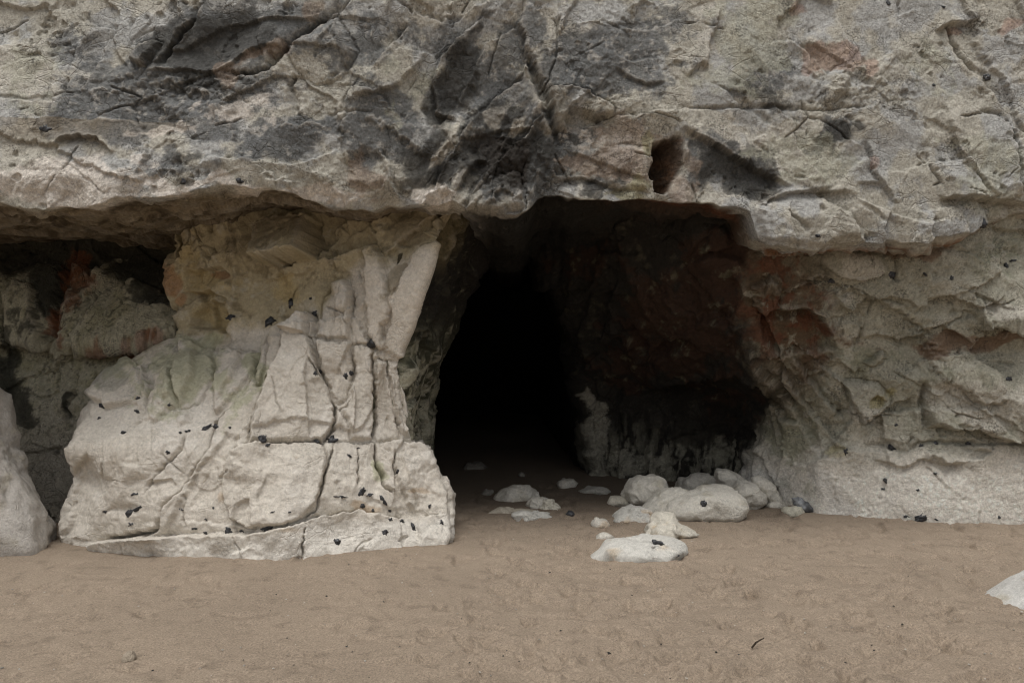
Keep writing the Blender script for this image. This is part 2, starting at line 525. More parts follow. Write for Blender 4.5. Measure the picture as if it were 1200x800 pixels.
def upper_wall():
    us = np.concatenate([np.linspace(-1250, -320, 40, endpoint=False), np.linspace(-320, -24, 60, endpoint=False), np.arange(-24, 1224, 1.22), np.linspace(1224, 1500, 56, endpoint=False), np.linspace(1500, 2450, 40)])
    pl, dl = np.interp(us, *zip(*LIP)), np.interp(us, *zip(*LIPD))
    one = np.stack([us * .011, us * 0, us * 0], 1)
    pl = pl + 3.2 * plin(one, 1.6, 5) + 2.8 * plin(one, 5, 6) + 1.0 * plin(one, 14, 7)
    dl = dl + .05 * plin(one, 2.2, 8) + .035 * plin(one, 6, 9)
    # depth of the face, as fractions of the way from the top of the frame (0) to the lip (1)
    top = np.interp(us, [-300, 0, 250, 450, 560, 640, 760, 900, 1050, 1200, 1500], [5.95, 5.95, 6.0, 6.12, 6.2, 6.35, 6.45, 6.5, 6.6, 6.7, 6.8])
    mid = np.interp(us, [-300, 0, 150, 300, 420, 520, 590, 640, 760, 850, 900, 1050, 1200, 1500], [5.8, 5.8, 5.83, 5.9, 6.0, 6.2, 6.32, 6.34, 6.3, 6.34, 6.4, 6.52, 6.64, 6.8])
    low = np.interp(us, [-300, 0, 150, 300, 420, 520, 590, 640, 760, 850, 900, 1050, 1200, 1500], [5.62, 5.63, 5.66, 5.76, 5.98, 6.16, 6.2, 6.3, 6.3, 6.42, 6.4, 6.46, 6.58, 6.7])
    rows = []
    def row(py, d):
        rows.append(np.stack([(us - 600) * d / FPX, d, CAM_H + (400 - py) * d / FPX], 1))
    zs_up = np.concatenate([np.linspace(7.0, 1.0, 24, endpoint=False), np.linspace(1.0, .022, 46)])
    for z in zs_up:                                 # above the frame: the face leans back and goes up to about 11 m
        r = np.stack([(us - 600) * top / FPX, top + z * .09, CAM_H + 400 * top / FPX + z], 1)
        rows.append(r)
    n = 205
    ts = np.linspace(0, 1, n)
    for t in ts:
        d = np.where(t < .45, top + (mid - top) * t / .45, np.where(t < .86, mid + (low - mid) * (t - .45) / .41, low + (dl - low) * (t - .86) / .14))
        row(t * pl, d)
    zl = CAM_H + (400 - pl) * dl / FPX
    xl = (us - 600) * dl / FPX
    # underneath: (distance behind the lip, height change)
    cave = sst(520, 575, us) * (1 - sst(868, 886, us))
    right = sst(868, 890, us)
    left = 1 - sst(520, 575, us)
    prof = []
    ul = [(.0, 0), (.25, -.0), (.8, .0), (1.7, .02), (2.6, .02), (3.4, .05), (5, .1)]
    uc = [(.0, 0), (.35, .03), (1.0, .0), (1.75, -.18), (2.3, -.5), (2.62, -.52), (11, .1)]
    ur = [(.0, 0), (.16, .0), (.45, .02), (.9, .04), (1.4, .05), (2, .1), (3, .1)]
    uk = [(.0, 0), (.35, .02), (1.0, .02), (1.75, -.06), (2.3, -.17), (2.62, -.22), (11, .1)]
    kl = 1 - sst(650, 740, us)
    steps = [0, 26, 20, 24, 22, 14, 14]
    for i in range(1, 7):
        for s in range(1, steps[i] + 1):
            t = s / steps[i]
            a = [ (p[i - 1][0] + (p[i][0] - p[i - 1][0]) * t, p[i - 1][1] + (p[i][1] - p[i - 1][1]) * t) for p in (ul, uc, ur, uk)]
            dd = left * a[0][0] + cave * a[1][0] + right * a[2][0]
            dz = left * a[0][1] + cave * (a[1][1] * (1 - kl) + a[3][1] * kl) + right * a[2][1]
            d = dl + dd
            # columns run straight back into the rock
            rows.append(np.stack([xl, d, zl + dz], 1))
    G = np.stack(rows)
    return smooth_grid(G, 1.2, .7)

A_STROKES = [
    # left third
    ('edge', [(66, 174), (78, 164), (98, 161), (118, 164), (136, 180)], -0.040, 14, -0.040, 8),
    ('edge', [(50, 189), (66, 187), (86, 196), (102, 209), (116, 222), (126, 230)], 0.000, 10, 0.024, 30),
    ('edge', [(126, 228), (114, 218), (100, 206), (84, 194), (64, 187), (48, 189)], 0.028, 26, 0.000, 8),
    ('blob', 35, 205, 40, 22, -10, .05),
    ('blob', 100, 205, 60, 16, 8, .04),
    ('edge', [(40, 152), (60, 140), (68, 120), (64, 95), (62, 70)], 0.048, 26, 0.024, 20),
    ('poly', [(150, 70), (163, 52), (182, 46), (192, 50), (184, 66), (172, 80), (160, 79)], .07, 5, -.001, .0, .02),
    ('edge', [(232, 20), (214, 36), (200, 54), (182, 78)], 0.048, 14, 0.040, 18),
    ('edge', [(240, 8), (222, 34), (208, 52), (188, 76)], -0.048, 22, -0.016, 14),
    ('crack', [(402, 12), (370, 30), (336, 55), (322, 76), (300, 88), (262, 84)], .09, 4),
    ('edge', [(402, 14), (370, 32), (338, 57)], -0.056, 20, -0.016, 8),
    ('poly', [(334, 52), (372, 36), (398, 20), (420, 60), (402, 92), (372, 100), (346, 84)], .06, 12, .0005, -.0006, .02),
    ('blob', 235, 58, 34, 24, -30, -.10),
    ('blob', 280, 38, 30, 22, -20, -.07),
    ('blob', 215, 105, 50, 14, 0, -.03),
    ('edge', [(172, 84), (205, 82), (235, 84), (262, 92)], -0.032, 20, -0.016, 8),
    ('edge', [(232, 194), (250, 183), (275, 188), (302, 187), (340, 192), (372, 184), (396, 172)], 0.040, 24, 0.016, 20),
    ('edge', [(320, 150), (336, 142), (350, 145), (366, 140), (384, 149)], 0.032, 16, 0.012, 8),
    ('edge', [(78, 150), (120, 140), (160, 142), (210, 150)], 0.024, 24, 0.012, 14),
    ('crack', [(345, 85), (338, 100), (344, 118), (348, 135)], .06, 4),
    ('edge', [(140, 30), (132, 48), (138, 66), (150, 78)], -0.040, 18, 0.000, 10),
    ('edge', [(98, 45), (104, 32), (122, 30), (140, 36)], 0.032, 16, 0.016, 14),
    ('poly', [(398, 188), (425, 172), (450, 178), (458, 205), (452, 228), (420, 232), (398, 222)], -.05, 8, 0, .001, .01),
    ('edge', [(442, 172), (455, 190), (460, 215), (470, 236)], 0.048, 16, 0.040, 14),
    # middle: fracture zone
    ('edge', [(566, 18), (540, 40), (516, 66), (506, 98), (512, 132), (540, 142)], -0.080, 40, -0.024, 14),
    ('poly', [(566, 18), (522, 60), (506, 100), (512, 132), (545, 142), (588, 110), (612, 92), (612, 60), (604, 30)], -.03, 14, .0012, 0, .01),
    ('edge', [(612, 92), (586, 112), (560, 138), (540, 165)], -0.072, 30, -0.032, 14),
    ('edge', [(606, 25), (616, 45), (616, 70), (610, 95)], -0.048, 12, -0.040, 16),
    ('crack', [(616, 55), (626, 90), (640, 120), (648, 150), (655, 168)], .12, 6),
    ('edge', [(640, 132), (618, 155), (592, 185), (570, 205), (545, 236)], -0.048, 26, -0.024, 16),
    ('edge', [(560, 130), (540, 165), (520, 195), (500, 232)], -0.056, 22, -0.040, 18),
    ('edge', [(500, 60), (480, 86), (462, 104), (440, 108), (412, 112)], 0.048, 26, 0.024, 20),
    ('edge', [(480, 30), (455, 58), (434, 84)], -0.032, 26, -0.032, 16),
    ('edge', [(404, 98), (430, 104), (450, 112), (458, 130)], 0.032, 18, 0.016, 10),
    ('edge', [(496, 240), (508, 224), (522, 214), (530, 226)], 0.048, 14, 0.032, 10),
    ('edge', [(536, 226), (548, 204), (560, 190), (572, 190)], -0.056, 20, -0.048, 14),
    ('blob', 605, 165, 40, 26, -50, -.08),
    ('blob', 590, 192, 26, 12, -40, .06),
    ('poly', [(578, 210), (600, 200), (612, 204), (616, 246), (545, 250), (552, 232)], .08, 8, 0, .001, .02),
    ('poly', [(640, 108), (656, 102), (690, 106), (718, 122), (722, 132), (692, 145), (665, 154), (652, 153), (646, 136)], .10, 5, 0, -.0012, .03),
    ('poly', [(660, 140), (672, 129), (690, 132), (704, 140), (690, 146), (664, 153)], -.13, 4, 0, 0, 0),
    ('edge', [(722, 133), (742, 137), (770, 130), (800, 128)], 0.040, 26, 0.008, 10),
    ('poly', [(764, 168), (772, 163), (783, 164), (796, 157), (810, 163), (812, 178), (803, 192), (799, 204), (788, 216), (780, 228), (768, 226), (766, 212), (762, 203), (765, 186)], -.20, 5, .011, 0, 0),
    ('edge', [(800, 146), (826, 160), (852, 176), (896, 202), (930, 218)], -0.088, 30, -0.024, 18),
    ('blob', 850, 215, 46, 20, 12, -.05),
    ('poly', [(700, 180), (728, 168), (758, 170), (764, 205), (762, 226), (712, 218)], .05, 8, .0006, 0, .015),
    ('edge', [(660, 175), (690, 182), (720, 198), (760, 210)], -0.040, 18, 0.000, 10),
    ('edge', [(650, 212), (680, 206), (710, 216), (740, 222)], -0.048, 14, -0.008, 8),
    # right: slabs
    ('edge', [(660, 30), (700, 26), (730, 36), (760, 34), (800, 24)], 0.024, 26, 0.016, 14),
    ('edge', [(718, 50), (722, 66), (742, 72), (776, 66)], 0.024, 20, 0.016, 10),
    ('edge', [(720, 78), (740, 90), (758, 98), (780, 94)], -0.040, 12, -0.008, 10),
    ('edge', [(842, 10), (840, 34), (832, 50), (830, 78)], 0.040, 30, 0.024, 16),
    ('edge', [(806, 90), (816, 76), (824, 72), (832, 80)], -0.040, 12, -0.016, 8),
    ('crack', [(800, 125), (850, 124), (905, 123), (960, 127), (1024, 126)], .04, 2.2),
    ('edge', [(884, 166), (888, 158), (902, 155)], 0.040, 14, 0.016, 10),
    ('edge', [(905, 118), (930, 140), (935, 170), (960, 205), (970, 220)], 0.040, 30, 0.024, 20),
    ('edge', [(985, 160), (1010, 172), (1024, 196)], 0.048, 18, 0.024, 14),
    ('edge', [(1016, 165), (1022, 180), (1020, 200), (1034, 220)], -0.040, 14, -0.016, 14),
    ('edge', [(985, 18), (996, 46), (1010, 62), (1016, 90)], 0.032, 20, 0.016, 14),
    ('edge', [(1016, 92), (1034, 76), (1046, 62), (1046, 20)], 0.024, 18, 0.016, 12),
    ('poly', [(960, 105), (968, 88), (984, 74), (1000, 92), (990, 110), (975, 126), (964, 120)], .06, 8, 0, 0, .015),
    ('edge', [(1160, 228), (1138, 200), (1122, 180), (1110, 150), (1104, 120)], 0.044, 40, 0.016, 14),
    ('crack', [(1180, 132), (1194, 166), (1198, 232)], .06, 3.0),
    ('crack', [(1118, 140), (1136, 136), (1160, 132), (1182, 133)], .035, 2.2),
    ('crack', [(1116, 22), (1120, 44), (1130, 64), (1146, 84)], .07, 3),
    ('edge', [(1150, 22), (1118, 24), (1100, 34)], 0.048, 16, 0.056, 14),
    ('edge', [(1145, 85), (1162, 102), (1180, 130)], 0.024, 18, 0.024, 12),
    ('edge', [(1205, 241), (1180, 237), (1150, 234), (1122, 231), (1100, 233)], 0.072, 40, 0.104, 12),
    ('edge', [(894, 240), (910, 231), (928, 226), (964, 224), (1000, 226)], -0.056, 16, -0.024, 8),
    ('poly', [(882, 244), (908, 234), (932, 228), (960, 232), (996, 252), (1004, 280), (960, 290), (894, 284)], .04, 6, .0, .0008, .0),
    ('edge', [(955, 224), (975, 240), (996, 262), (1010, 284)], 0.040, 26, 0.040, 18),
    ('edge', [(1050, 240), (1040, 225), (1030, 216), (1000, 215)], 0.032, 16, 0.024, 12),
    ('crack', [(918, 246), (936, 260), (948, 274)], .04, 3),
    ('edge', [(1000, 232), (1040, 250), (1080, 262), (1110, 260)], 0.032, 20, 0.016, 12),
    ('edge', [(926, 238), (922, 262), (934, 294)], .05, 16, .03, 10),
    ('edge', [(1040, 250), (1030, 268), (1036, 292)], .05, 18, .035, 10),
    ('edge', [(1092, 255), (1084, 268), (1090, 288)], .05, 14, .04, 10),
    ('edge', [(905, 50), (930, 46), (948, 60), (956, 86)], 0.024, 22, 0.020, 14),
]

def rock_noise(P, seed, big, med, small, terr, deg, stretch, crack=1.0, pit=1.0):
    wp = np.stack([fbm(P, 1.5, seed + 1, 2), fbm(P, 1.5, seed + 2, 2), fbm(P, 1.5, seed + 3, 2)], 1) * .10
    wp2 = np.stack([fbm(P, 10, seed + 4, 3), fbm(P, 10, seed + 5, 3), fbm(P, 10, seed + 6, 3)], 1) * .014
    Q = P + wp + wp2
    M2 = sst(-.15, .2, fbm(P, 1.5, seed + 41, 3))
    M3 = sst(-.02, .26, fbm(P, 2.2, seed + 42, 3))
    D = big * plin(rot(Q, deg, stretch), 1.5, seed + 11)
    D += med * plin(rot(Q, deg + 22, stretch), 3.7, seed + 12) * (.35 + .8 * M2)
    D += small * plin(rot(Q, deg - 18, stretch * .8), 9.5, seed + 13) * (.15 + M3)
    D += small * .4 * plin(rot(P + wp2, deg + 40, 1.2), 23, seed + 14) * (.12 + M3)
    # spalled skins: thin plates that end in sharp, straight-edged ragged rims
    for k, (sc, lv, hh) in enumerate(((.95, 1.9, 1.0), (2.4, 1.3, .6), (6.0, 1.0, .3))):
        n = plin(rot(Q, deg + 20 * k, 1.6), sc, seed + 21 + k) * lv + .05 * fbm(P, 20, seed + 25 + k, 3) + .04 * fbm(P, 4, seed + 28 + k, 2)
        fl_ = np.floor(n); t = n - fl_
        m = 1 if k == 0 else (M2 if k == 1 else M3)
        D += terr * hh * m * (fl_ + sst(0, .03, t) - .35 * t)
    # sparse straight cracks
    f2, e2, r2 = facets(rot(Q, deg + 25, stretch), 2.1, seed + 16, .05, .5)
    br = fbm(P, 2.2, seed + 31, 3)
    D -= crack * .04 * np.exp(-(e2 / .012) ** 2) * sst(.13, .26, br)
    # pits where the skin has weathered into pockets
    pt, pe, pr = facets(P + wp2, 17, seed + 51, .1, 0)
    D -= pit * .022 * M3 * sst(.30, .36, pt) * sst(.05, .2, pe)
    return D, e2, e2, e2, r2

def shard_mask(px, py):
    return np.clip(blobmask(px, py, 600, 180, 62, 42, -45) + .9 * blobmask(px, py, 520, 195, 34, 56, 35) + .6 * blobmask(px, py, 690, 205, 60, 22) + .5 * blobmask(px, py, 640, 120, 20, 50), 0, 1)

def upper_disp(P, wx, wy, px, py):
    n = len(P)
    x = px
    # fracture direction swings from flat (left) through steep diagonal (middle) to falling right
    left = 1 - sst(330, 520, x)
    right = sst(640, 760, x)
    D = np.zeros(n)
    d0, a1, a2, a3, _ = rock_noise(P, 101, .085, .042, .018, .032, 52, 2.0)      # middle, diagonal up-right
    d1, b1, b2, b3, _ = rock_noise(P, 201, .055, .036, .019, .03, 14, 1.8)
    d2, c1, c2, c3, _ = rock_noise(P, 301, .06, .030, .013, .03, -38, 1.8)     # right, falling to the right
    midw = np.clip(1 - left - right, 0, 1)
    D += d0 * midw + d1 * left + d2 * right
    e2 = a2 * midw + b2 * left + c2 * right
    rough = sst(-.25, .35, fbm(P, 1.3, 61, 3))
    rub = blobmask(wx, wy, 220, 102, 80, 22, 0) + .8 * blobmask(wx, wy, 590, 190, 60, 40, -45) + .6 * blobmask(wx, wy, 1010, 100, 80, 40) + .5 * blobmask(wx, wy, 700, 205, 60, 18)
    f4, e4, _ = facets(P + .02 * fbm(P, 14, 5, 2)[:, None], 16, 71, .15, .8)
    D += .035 * f4 * np.clip(rub, 0, 1) - .02 * np.exp(-(e4 / .12) ** 2) * np.clip(rub, 0, 1)
    D += .02 * fbm(P, 1.1, 21, 3) + .004 * fbm(P, 5, 22, 4) * (.5 + rough) + (.0025 * ridge(P, 16, 23, 3) + .0045 * fbm(P, 30, 24, 3, .65)) * (.3 + rough)
    sh = shard_mask(px, py)
    Ps = P + .015 * fbm(P, 8, 91, 3)[:, None]
    D += sh * (.045 * plin(rot(Ps, 55, 3.2), 7.5, 92) + .02 * plin(rot(Ps, 62, 2.5), 17, 93))
    rb = np.clip(blobmask(px, py, 215, 104, 90, 24, 0) + .7 * blobmask(px, py, 345, 110, 16, 34) + .5 * blobmask(px, py, 110, 100, 60, 30), 0, 1)
    D += rb * (.03 * plin(rot(Ps, 10, 1.5), 13, 94) + .014 * plin(Ps, 28, 95))
    D += .018 * plin(Ps, 8, 99) * sst(.9, 1.0, py / np.interp(px, *zip(*LIP)))
    D += .008 * plin(Ps, 20, 96) * (.25 + .75 * rough) + .0032 * plin(P, 52, 98) * (.35 + .65 * rough)
    return sculpt(wx, wy, A_STROKES, D)

def upper_colour(P, wx, wy, px, py, D):
    n = len(P)
    c = np.tile(np.array(BEIGE, F32), (n, 1))
    a = fbm(P, 1.5, 401, 4)
    b = fbm(P, 6, 402, 5, .6)
    g = fbm(P, 22, 403, 4, .65)
    c = mix(c, PALE, sst(-.1, .5, a + .6 * b) * .6)
    c = mix(c, COOL, sst(-.05, .15, fbm(P, 2.4, 404, 6, .6) + .1 * b) * .7)
    # grey weathering skin
    gm = chips(P, px, py, [(190, 110, 150, 62, -5, 1.05), (280, 40, 110, 45, 0, 1.1), (340, 165, 110, 28, -4, 1.0), (445, 150, 60, 70, 50, 1.0), (560, 90, 70, 60, 50, 1.0), (600, 180, 70, 60, 0, 1),
                             (690, 80, 80, 45, 0, 1.0), (620, 40, 40, 40, 0, .8), (760, 40, 70, 40, 0, .75), (420, 60, 60, 50, 0, .8), (100, 60, 50, 40, 0, .7), (900, 90, 50, 26, 0, .75), (860, 200, 60, 34, 15, 1.1), (980, 160, 30, 22, 0, 1), 
                             (100, 140, 60, 25, -10, .6), (200, 200, 40, 20, 0, .6), (500, 40, 60, 40, 0, .55)], 411)
    c = mix(c, GREY, gm * .92)
    dk = chips(P, px, py, [(225, 55, 55, 34, -25, 1.1), (300, 40, 50, 26, -10, 1), (250, 95, 50, 14, 0, .9), (530, 100, 30, 60, 28, 1.1), (495, 190, 26, 55, 28, 1.0), (590, 150, 40, 34, 0, .9), (610, 185, 50, 24, -40, 1),
                             (682, 140, 30, 10, -10, 1.1), (855, 205, 55, 26, 18, 1.15), (826, 182, 30, 24, 0, .9), (728, 212, 40, 12, 0, .8), (975, 165, 24, 18, 0, 1), (700, 210, 44, 9, 0, .9), (895, 105, 46, 16, 0, .75), (210, 190, 40, 10, 0, .7), (560, 30, 30, 10, -40, .7)], 412)
    c = mix(c, DARK, dk * .85)
    h = fbm(P, 55, 405, 3, .7)
    sp = sst(.10, .30, .7 * g + .5 * h + .35 * b) * sst(-.3, .2, a + .6 * gm)
    c = mix(c, (.075, .074, .068), sp * .75 * (.35 + .65 * gm))
    c = mix(c, (.47, .44, .39), sst(.12, .34, fbm(P, 13, 406, 5, .65)) * gm * (1 - dk) * .55)
    sh = shard_mask(px, py)
    sv_ = plin(rot(P + .015 * fbm(P, 8, 91, 3)[:, None], 55, 3.2), 7.5, 92) + .5 * plin(rot(P, 58, 2.6), 15, 97)
    c = mix(c, (.045, .043, .038), sh * sst(.15, -.05, sv_) * .9)
    c = mix(c, (.48, .435, .36), sh * sst(.25, .5, sv_) * .8)
    # pale warm band along the lip on the left, beige-green to the right
    wm = chips(P, px, py, [(60, 215, 110, 34, 0, 1), (230, 222, 110, 12, 0, 1), (190, 160, 60, 14, 0, .7), (280, 128, 60, 18, 0, .7), (380, 228, 80, 14, 0, .9), (500, 225, 24, 22, 0, .9), (690, 165, 60, 20, 0, .6)], 413)
    c = mix(c, (.60, .545, .48), wm * .9)
    br = chips(P, px, py, [(300, 70, 60, 14, -25, .9), (425, 205, 26, 30, 0, 1), (690, 195, 60, 16, 0, .8), (740, 160, 50, 24, 0, .8), (790, 196, 34, 42, 0, 1.0), (730, 200, 50, 26, 0, .9), (380, 15, 20, 20, 0, .6)], 414)
    c = mix(c, (.28, .215, .165), br * .7)
    gr = chips(P, px, py, [(30, 80, 60, 60, 0, .6), (880, 40, 70, 60, 0, .8), (860, 90, 60, 40, 0, .6), (960, 190, 80, 40, 20, .7), (1160, 200, 70, 60, 0, .7), (480, 100, 40, 50, 40, .5), (1090, 80, 50, 60, 0, .5)], 415)
    c = mix(c, (.36, .352, .272), gr * .6)
    pk = chips(P, px, py, [(980, 60, 34, 26, 0, .8), (1022, 78, 12, 14, 0, 1.0), (955, 70, 24, 20, 0, .7), (1188, 24, 20, 8, -20, 1), (1120, 36, 10, 10, 0, .9), (1020, 190, 8, 14, 0, .7), (935, 12, 14, 10, 0, .7)], 416, 12)
    c = mix(c, (.29, .16, .11), pk * .55)
    yl = chips(P, px, py, [(758, 170, 8, 14, 0, 1), (750, 215, 20, 12, 0, .8), (735, 226, 30, 8, 0, .8)], 417, 8)
    c = mix(c, (.30, .275, .16), yl * .7)
    # underneath: brown and ochre on the left, rust over the cave, blackened to paint in its darkness
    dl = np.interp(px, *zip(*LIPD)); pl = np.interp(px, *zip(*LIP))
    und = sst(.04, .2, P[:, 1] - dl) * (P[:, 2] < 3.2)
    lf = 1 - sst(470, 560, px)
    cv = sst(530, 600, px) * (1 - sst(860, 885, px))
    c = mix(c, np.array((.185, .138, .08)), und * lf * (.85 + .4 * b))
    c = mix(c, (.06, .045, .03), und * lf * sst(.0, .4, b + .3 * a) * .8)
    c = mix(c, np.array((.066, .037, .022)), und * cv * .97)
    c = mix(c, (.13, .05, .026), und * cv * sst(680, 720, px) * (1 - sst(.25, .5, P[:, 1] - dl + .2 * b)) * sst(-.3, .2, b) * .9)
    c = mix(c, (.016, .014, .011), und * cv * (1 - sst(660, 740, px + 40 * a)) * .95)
    c = mix(c, CAVE_DARK, sst(.05, .7, P[:, 1] - dl + .35 * a + .002 * (700 - px)) * cv * (P[:, 2] < 3.2) * np.clip(.85 + .5 * b, 0, 1))
    rt = sst(885, 900, px)
    c = mix(c, (.20, .10, .05), und * rt * sst(-.3, .2, b))
    hole = sst(-2, 4, inside_dist(wx, wy, [(764, 166), (782, 160), (804, 158), (806, 172), (800, 196), (784, 226), (768, 228), (764, 205)]))
    c = mix(c, (.065, .036, .02), hole * .9 * sst(815, 790, px + 10 * b))
    c = mix(c, (.16, .085, .045), hole * sst(.05, .25, b) * .5)
    hh = gnoise(P, 105, 407)
    c *= (1 + .34 * g + .2 * b + .42 * h + .22 * hh)[:, None]
    return np.concatenate([np.clip(c, .008, .75), (1 - .6 * np.clip(wm, 0, 1))[:, None].astype(F32)], 1)

A_REGIONS = [
    ('rock_block', [(640, 108), (656, 102), (690, 106), (718, 122), (722, 132), (692, 145), (665, 154), (652, 153), (646, 136)]),
    ('rock_block', [(334, 52), (372, 36), (398, 20), (420, 60), (402, 92), (372, 100), (346, 84)]),
    ('rock_block', [(578, 210), (600, 200), (612, 204), (616, 246), (545, 250), (552, 232)]),
    ('rock_block', [(150, 70), (163, 52), (182, 46), (192, 50), (184, 66), (172, 80), (160, 79)]),
    ('rock_slab', [(882, 244), (908, 234), (932, 228), (960, 232), (996, 252), (1004, 280), (960, 293), (894, 292)]),
    ('rock_slab', [(1118, 140), (1160, 132), (1181, 133), (1194, 166), (1198, 236), (1160, 230), (1138, 200), (1122, 180), (1110, 150)]),
    ('rock_block', [(700, 180), (728, 168), (758, 170), (764, 205), (762, 226), (712, 218)]),
    ('rock_block', [(960, 105), (968, 88), (984, 74), (1000, 92), (990, 110), (975, 126), (964, 120)]),
]
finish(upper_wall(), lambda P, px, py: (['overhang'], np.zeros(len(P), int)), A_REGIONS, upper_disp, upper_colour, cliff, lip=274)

# ---------------- buttress between the alcove and the cave
def loft(rows, ucount, vcount, su, sv):
    """rows: list of (v position, [(px, py, d), ...]) with equal point counts -> dense grid, linear in both directions then smoothed"""
    K = len(rows[0][1])
    V = np.array([r[0] for r in rows], float)
    A = np.array([[at(*p) for p in r[1]] for r in rows])          # (R,K,3)
    uu = dense(np.arange(K), ucount)
    vv = np.linspace(V[0], V[-1], vcount)
    B = np.zeros((len(rows), len(uu), 3))
    for i in range(len(rows)):
        for c in range(3):
            B[i, :, c] = np.interp(uu, np.arange(K), A[i, :, c])
    G = np.zeros((vcount, len(uu), 3))
    j = np.clip(np.searchsorted(V, vv) - 1, 0, len(V) - 2)
    t = ((vv - V[j]) / (V[j + 1] - V[j]))[:, None, None]
    G = B[j] * (1 - t) + B[j + 1] * t
    return smooth_grid(G, su, sv)

def pillar():
    Lf = lambda y: np.interp(y, [230, 270, 330, 375, 396, 410, 440, 480, 505, 528, 560, 600, 640, 720], [192, 197, 200, 211, 213, 185, 128, 97, 86, 78, 82, 74, 84, 84])
    Rt = lambda y: np.interp(y, [230, 250, 287, 330, 367, 380, 415, 440, 480, 511, 523, 545, 575, 600, 630, 655, 720], [540, 530, 510, 496, 485, 482, 468, 471, 479, 485, 494, 511, 526, 528, 527, 520, 520])
    ctr = lambda y: np.interp(y, [230, 270, 330, 400, 440, 480, 520, 560, 600, 650, 720], [6.95, 6.9, 6.84, 6.7, 6.55, 6.4, 6.25, 6.12, 6.02, 5.96, 5.94])
    lft = lambda y: np.interp(y, [230, 330, 395, 415, 440, 480, 530, 560, 600, 650, 720], [7.15, 7.1, 7.05, 6.95, 6.75, 6.58, 6.34, 6.42, 6.4, 6.3, 6.3])
    rgt = lambda y: np.interp(y, [230, 287, 330, 415, 480, 520, 545, 575, 630, 655, 720], [6.5, 6.5, 6.5, 6.62, 6.66, 6.6, 6.55, 6.5, 6.32, 6.26, 6.25])
    rows = []
    for y in [228, 250, 270, 290, 310, 330, 350, 367, 380, 396, 410, 425, 440, 460, 480, 505, 528, 545, 560, 580, 600, 615, 630, 642, 655, 690]:
        l, r = float(Lf(y)), float(Rt(y))
        dc, dL, dR = float(ctr(y)), float(lft(y)), float(rgt(y))
        pts = [(l + 40, y, dL + 1.8), (l + 8, y, dL + .5), (l, y, dL)]
        for f in (.12, .3, .5, .7, .88):
            px = l + (r - l) * f
            base = dL + (dc - dL) * min(1, f / .5) if f <= .5 else dc + (dR - dc) * (f - .5) / .5
            bul = -.10 * math.sin(math.pi * f)
            pts.append((px, y, base + bul))
        pts += [(r, y, dR), (r + 2, y, dR + .35), (r - 30, y, dR + 1.4)]
        rows.append((y, pts))
    return loft(rows, [14, 16, 44, 62, 70, 70, 62, 44, 18, 16], 410, 2.2, 2.2)

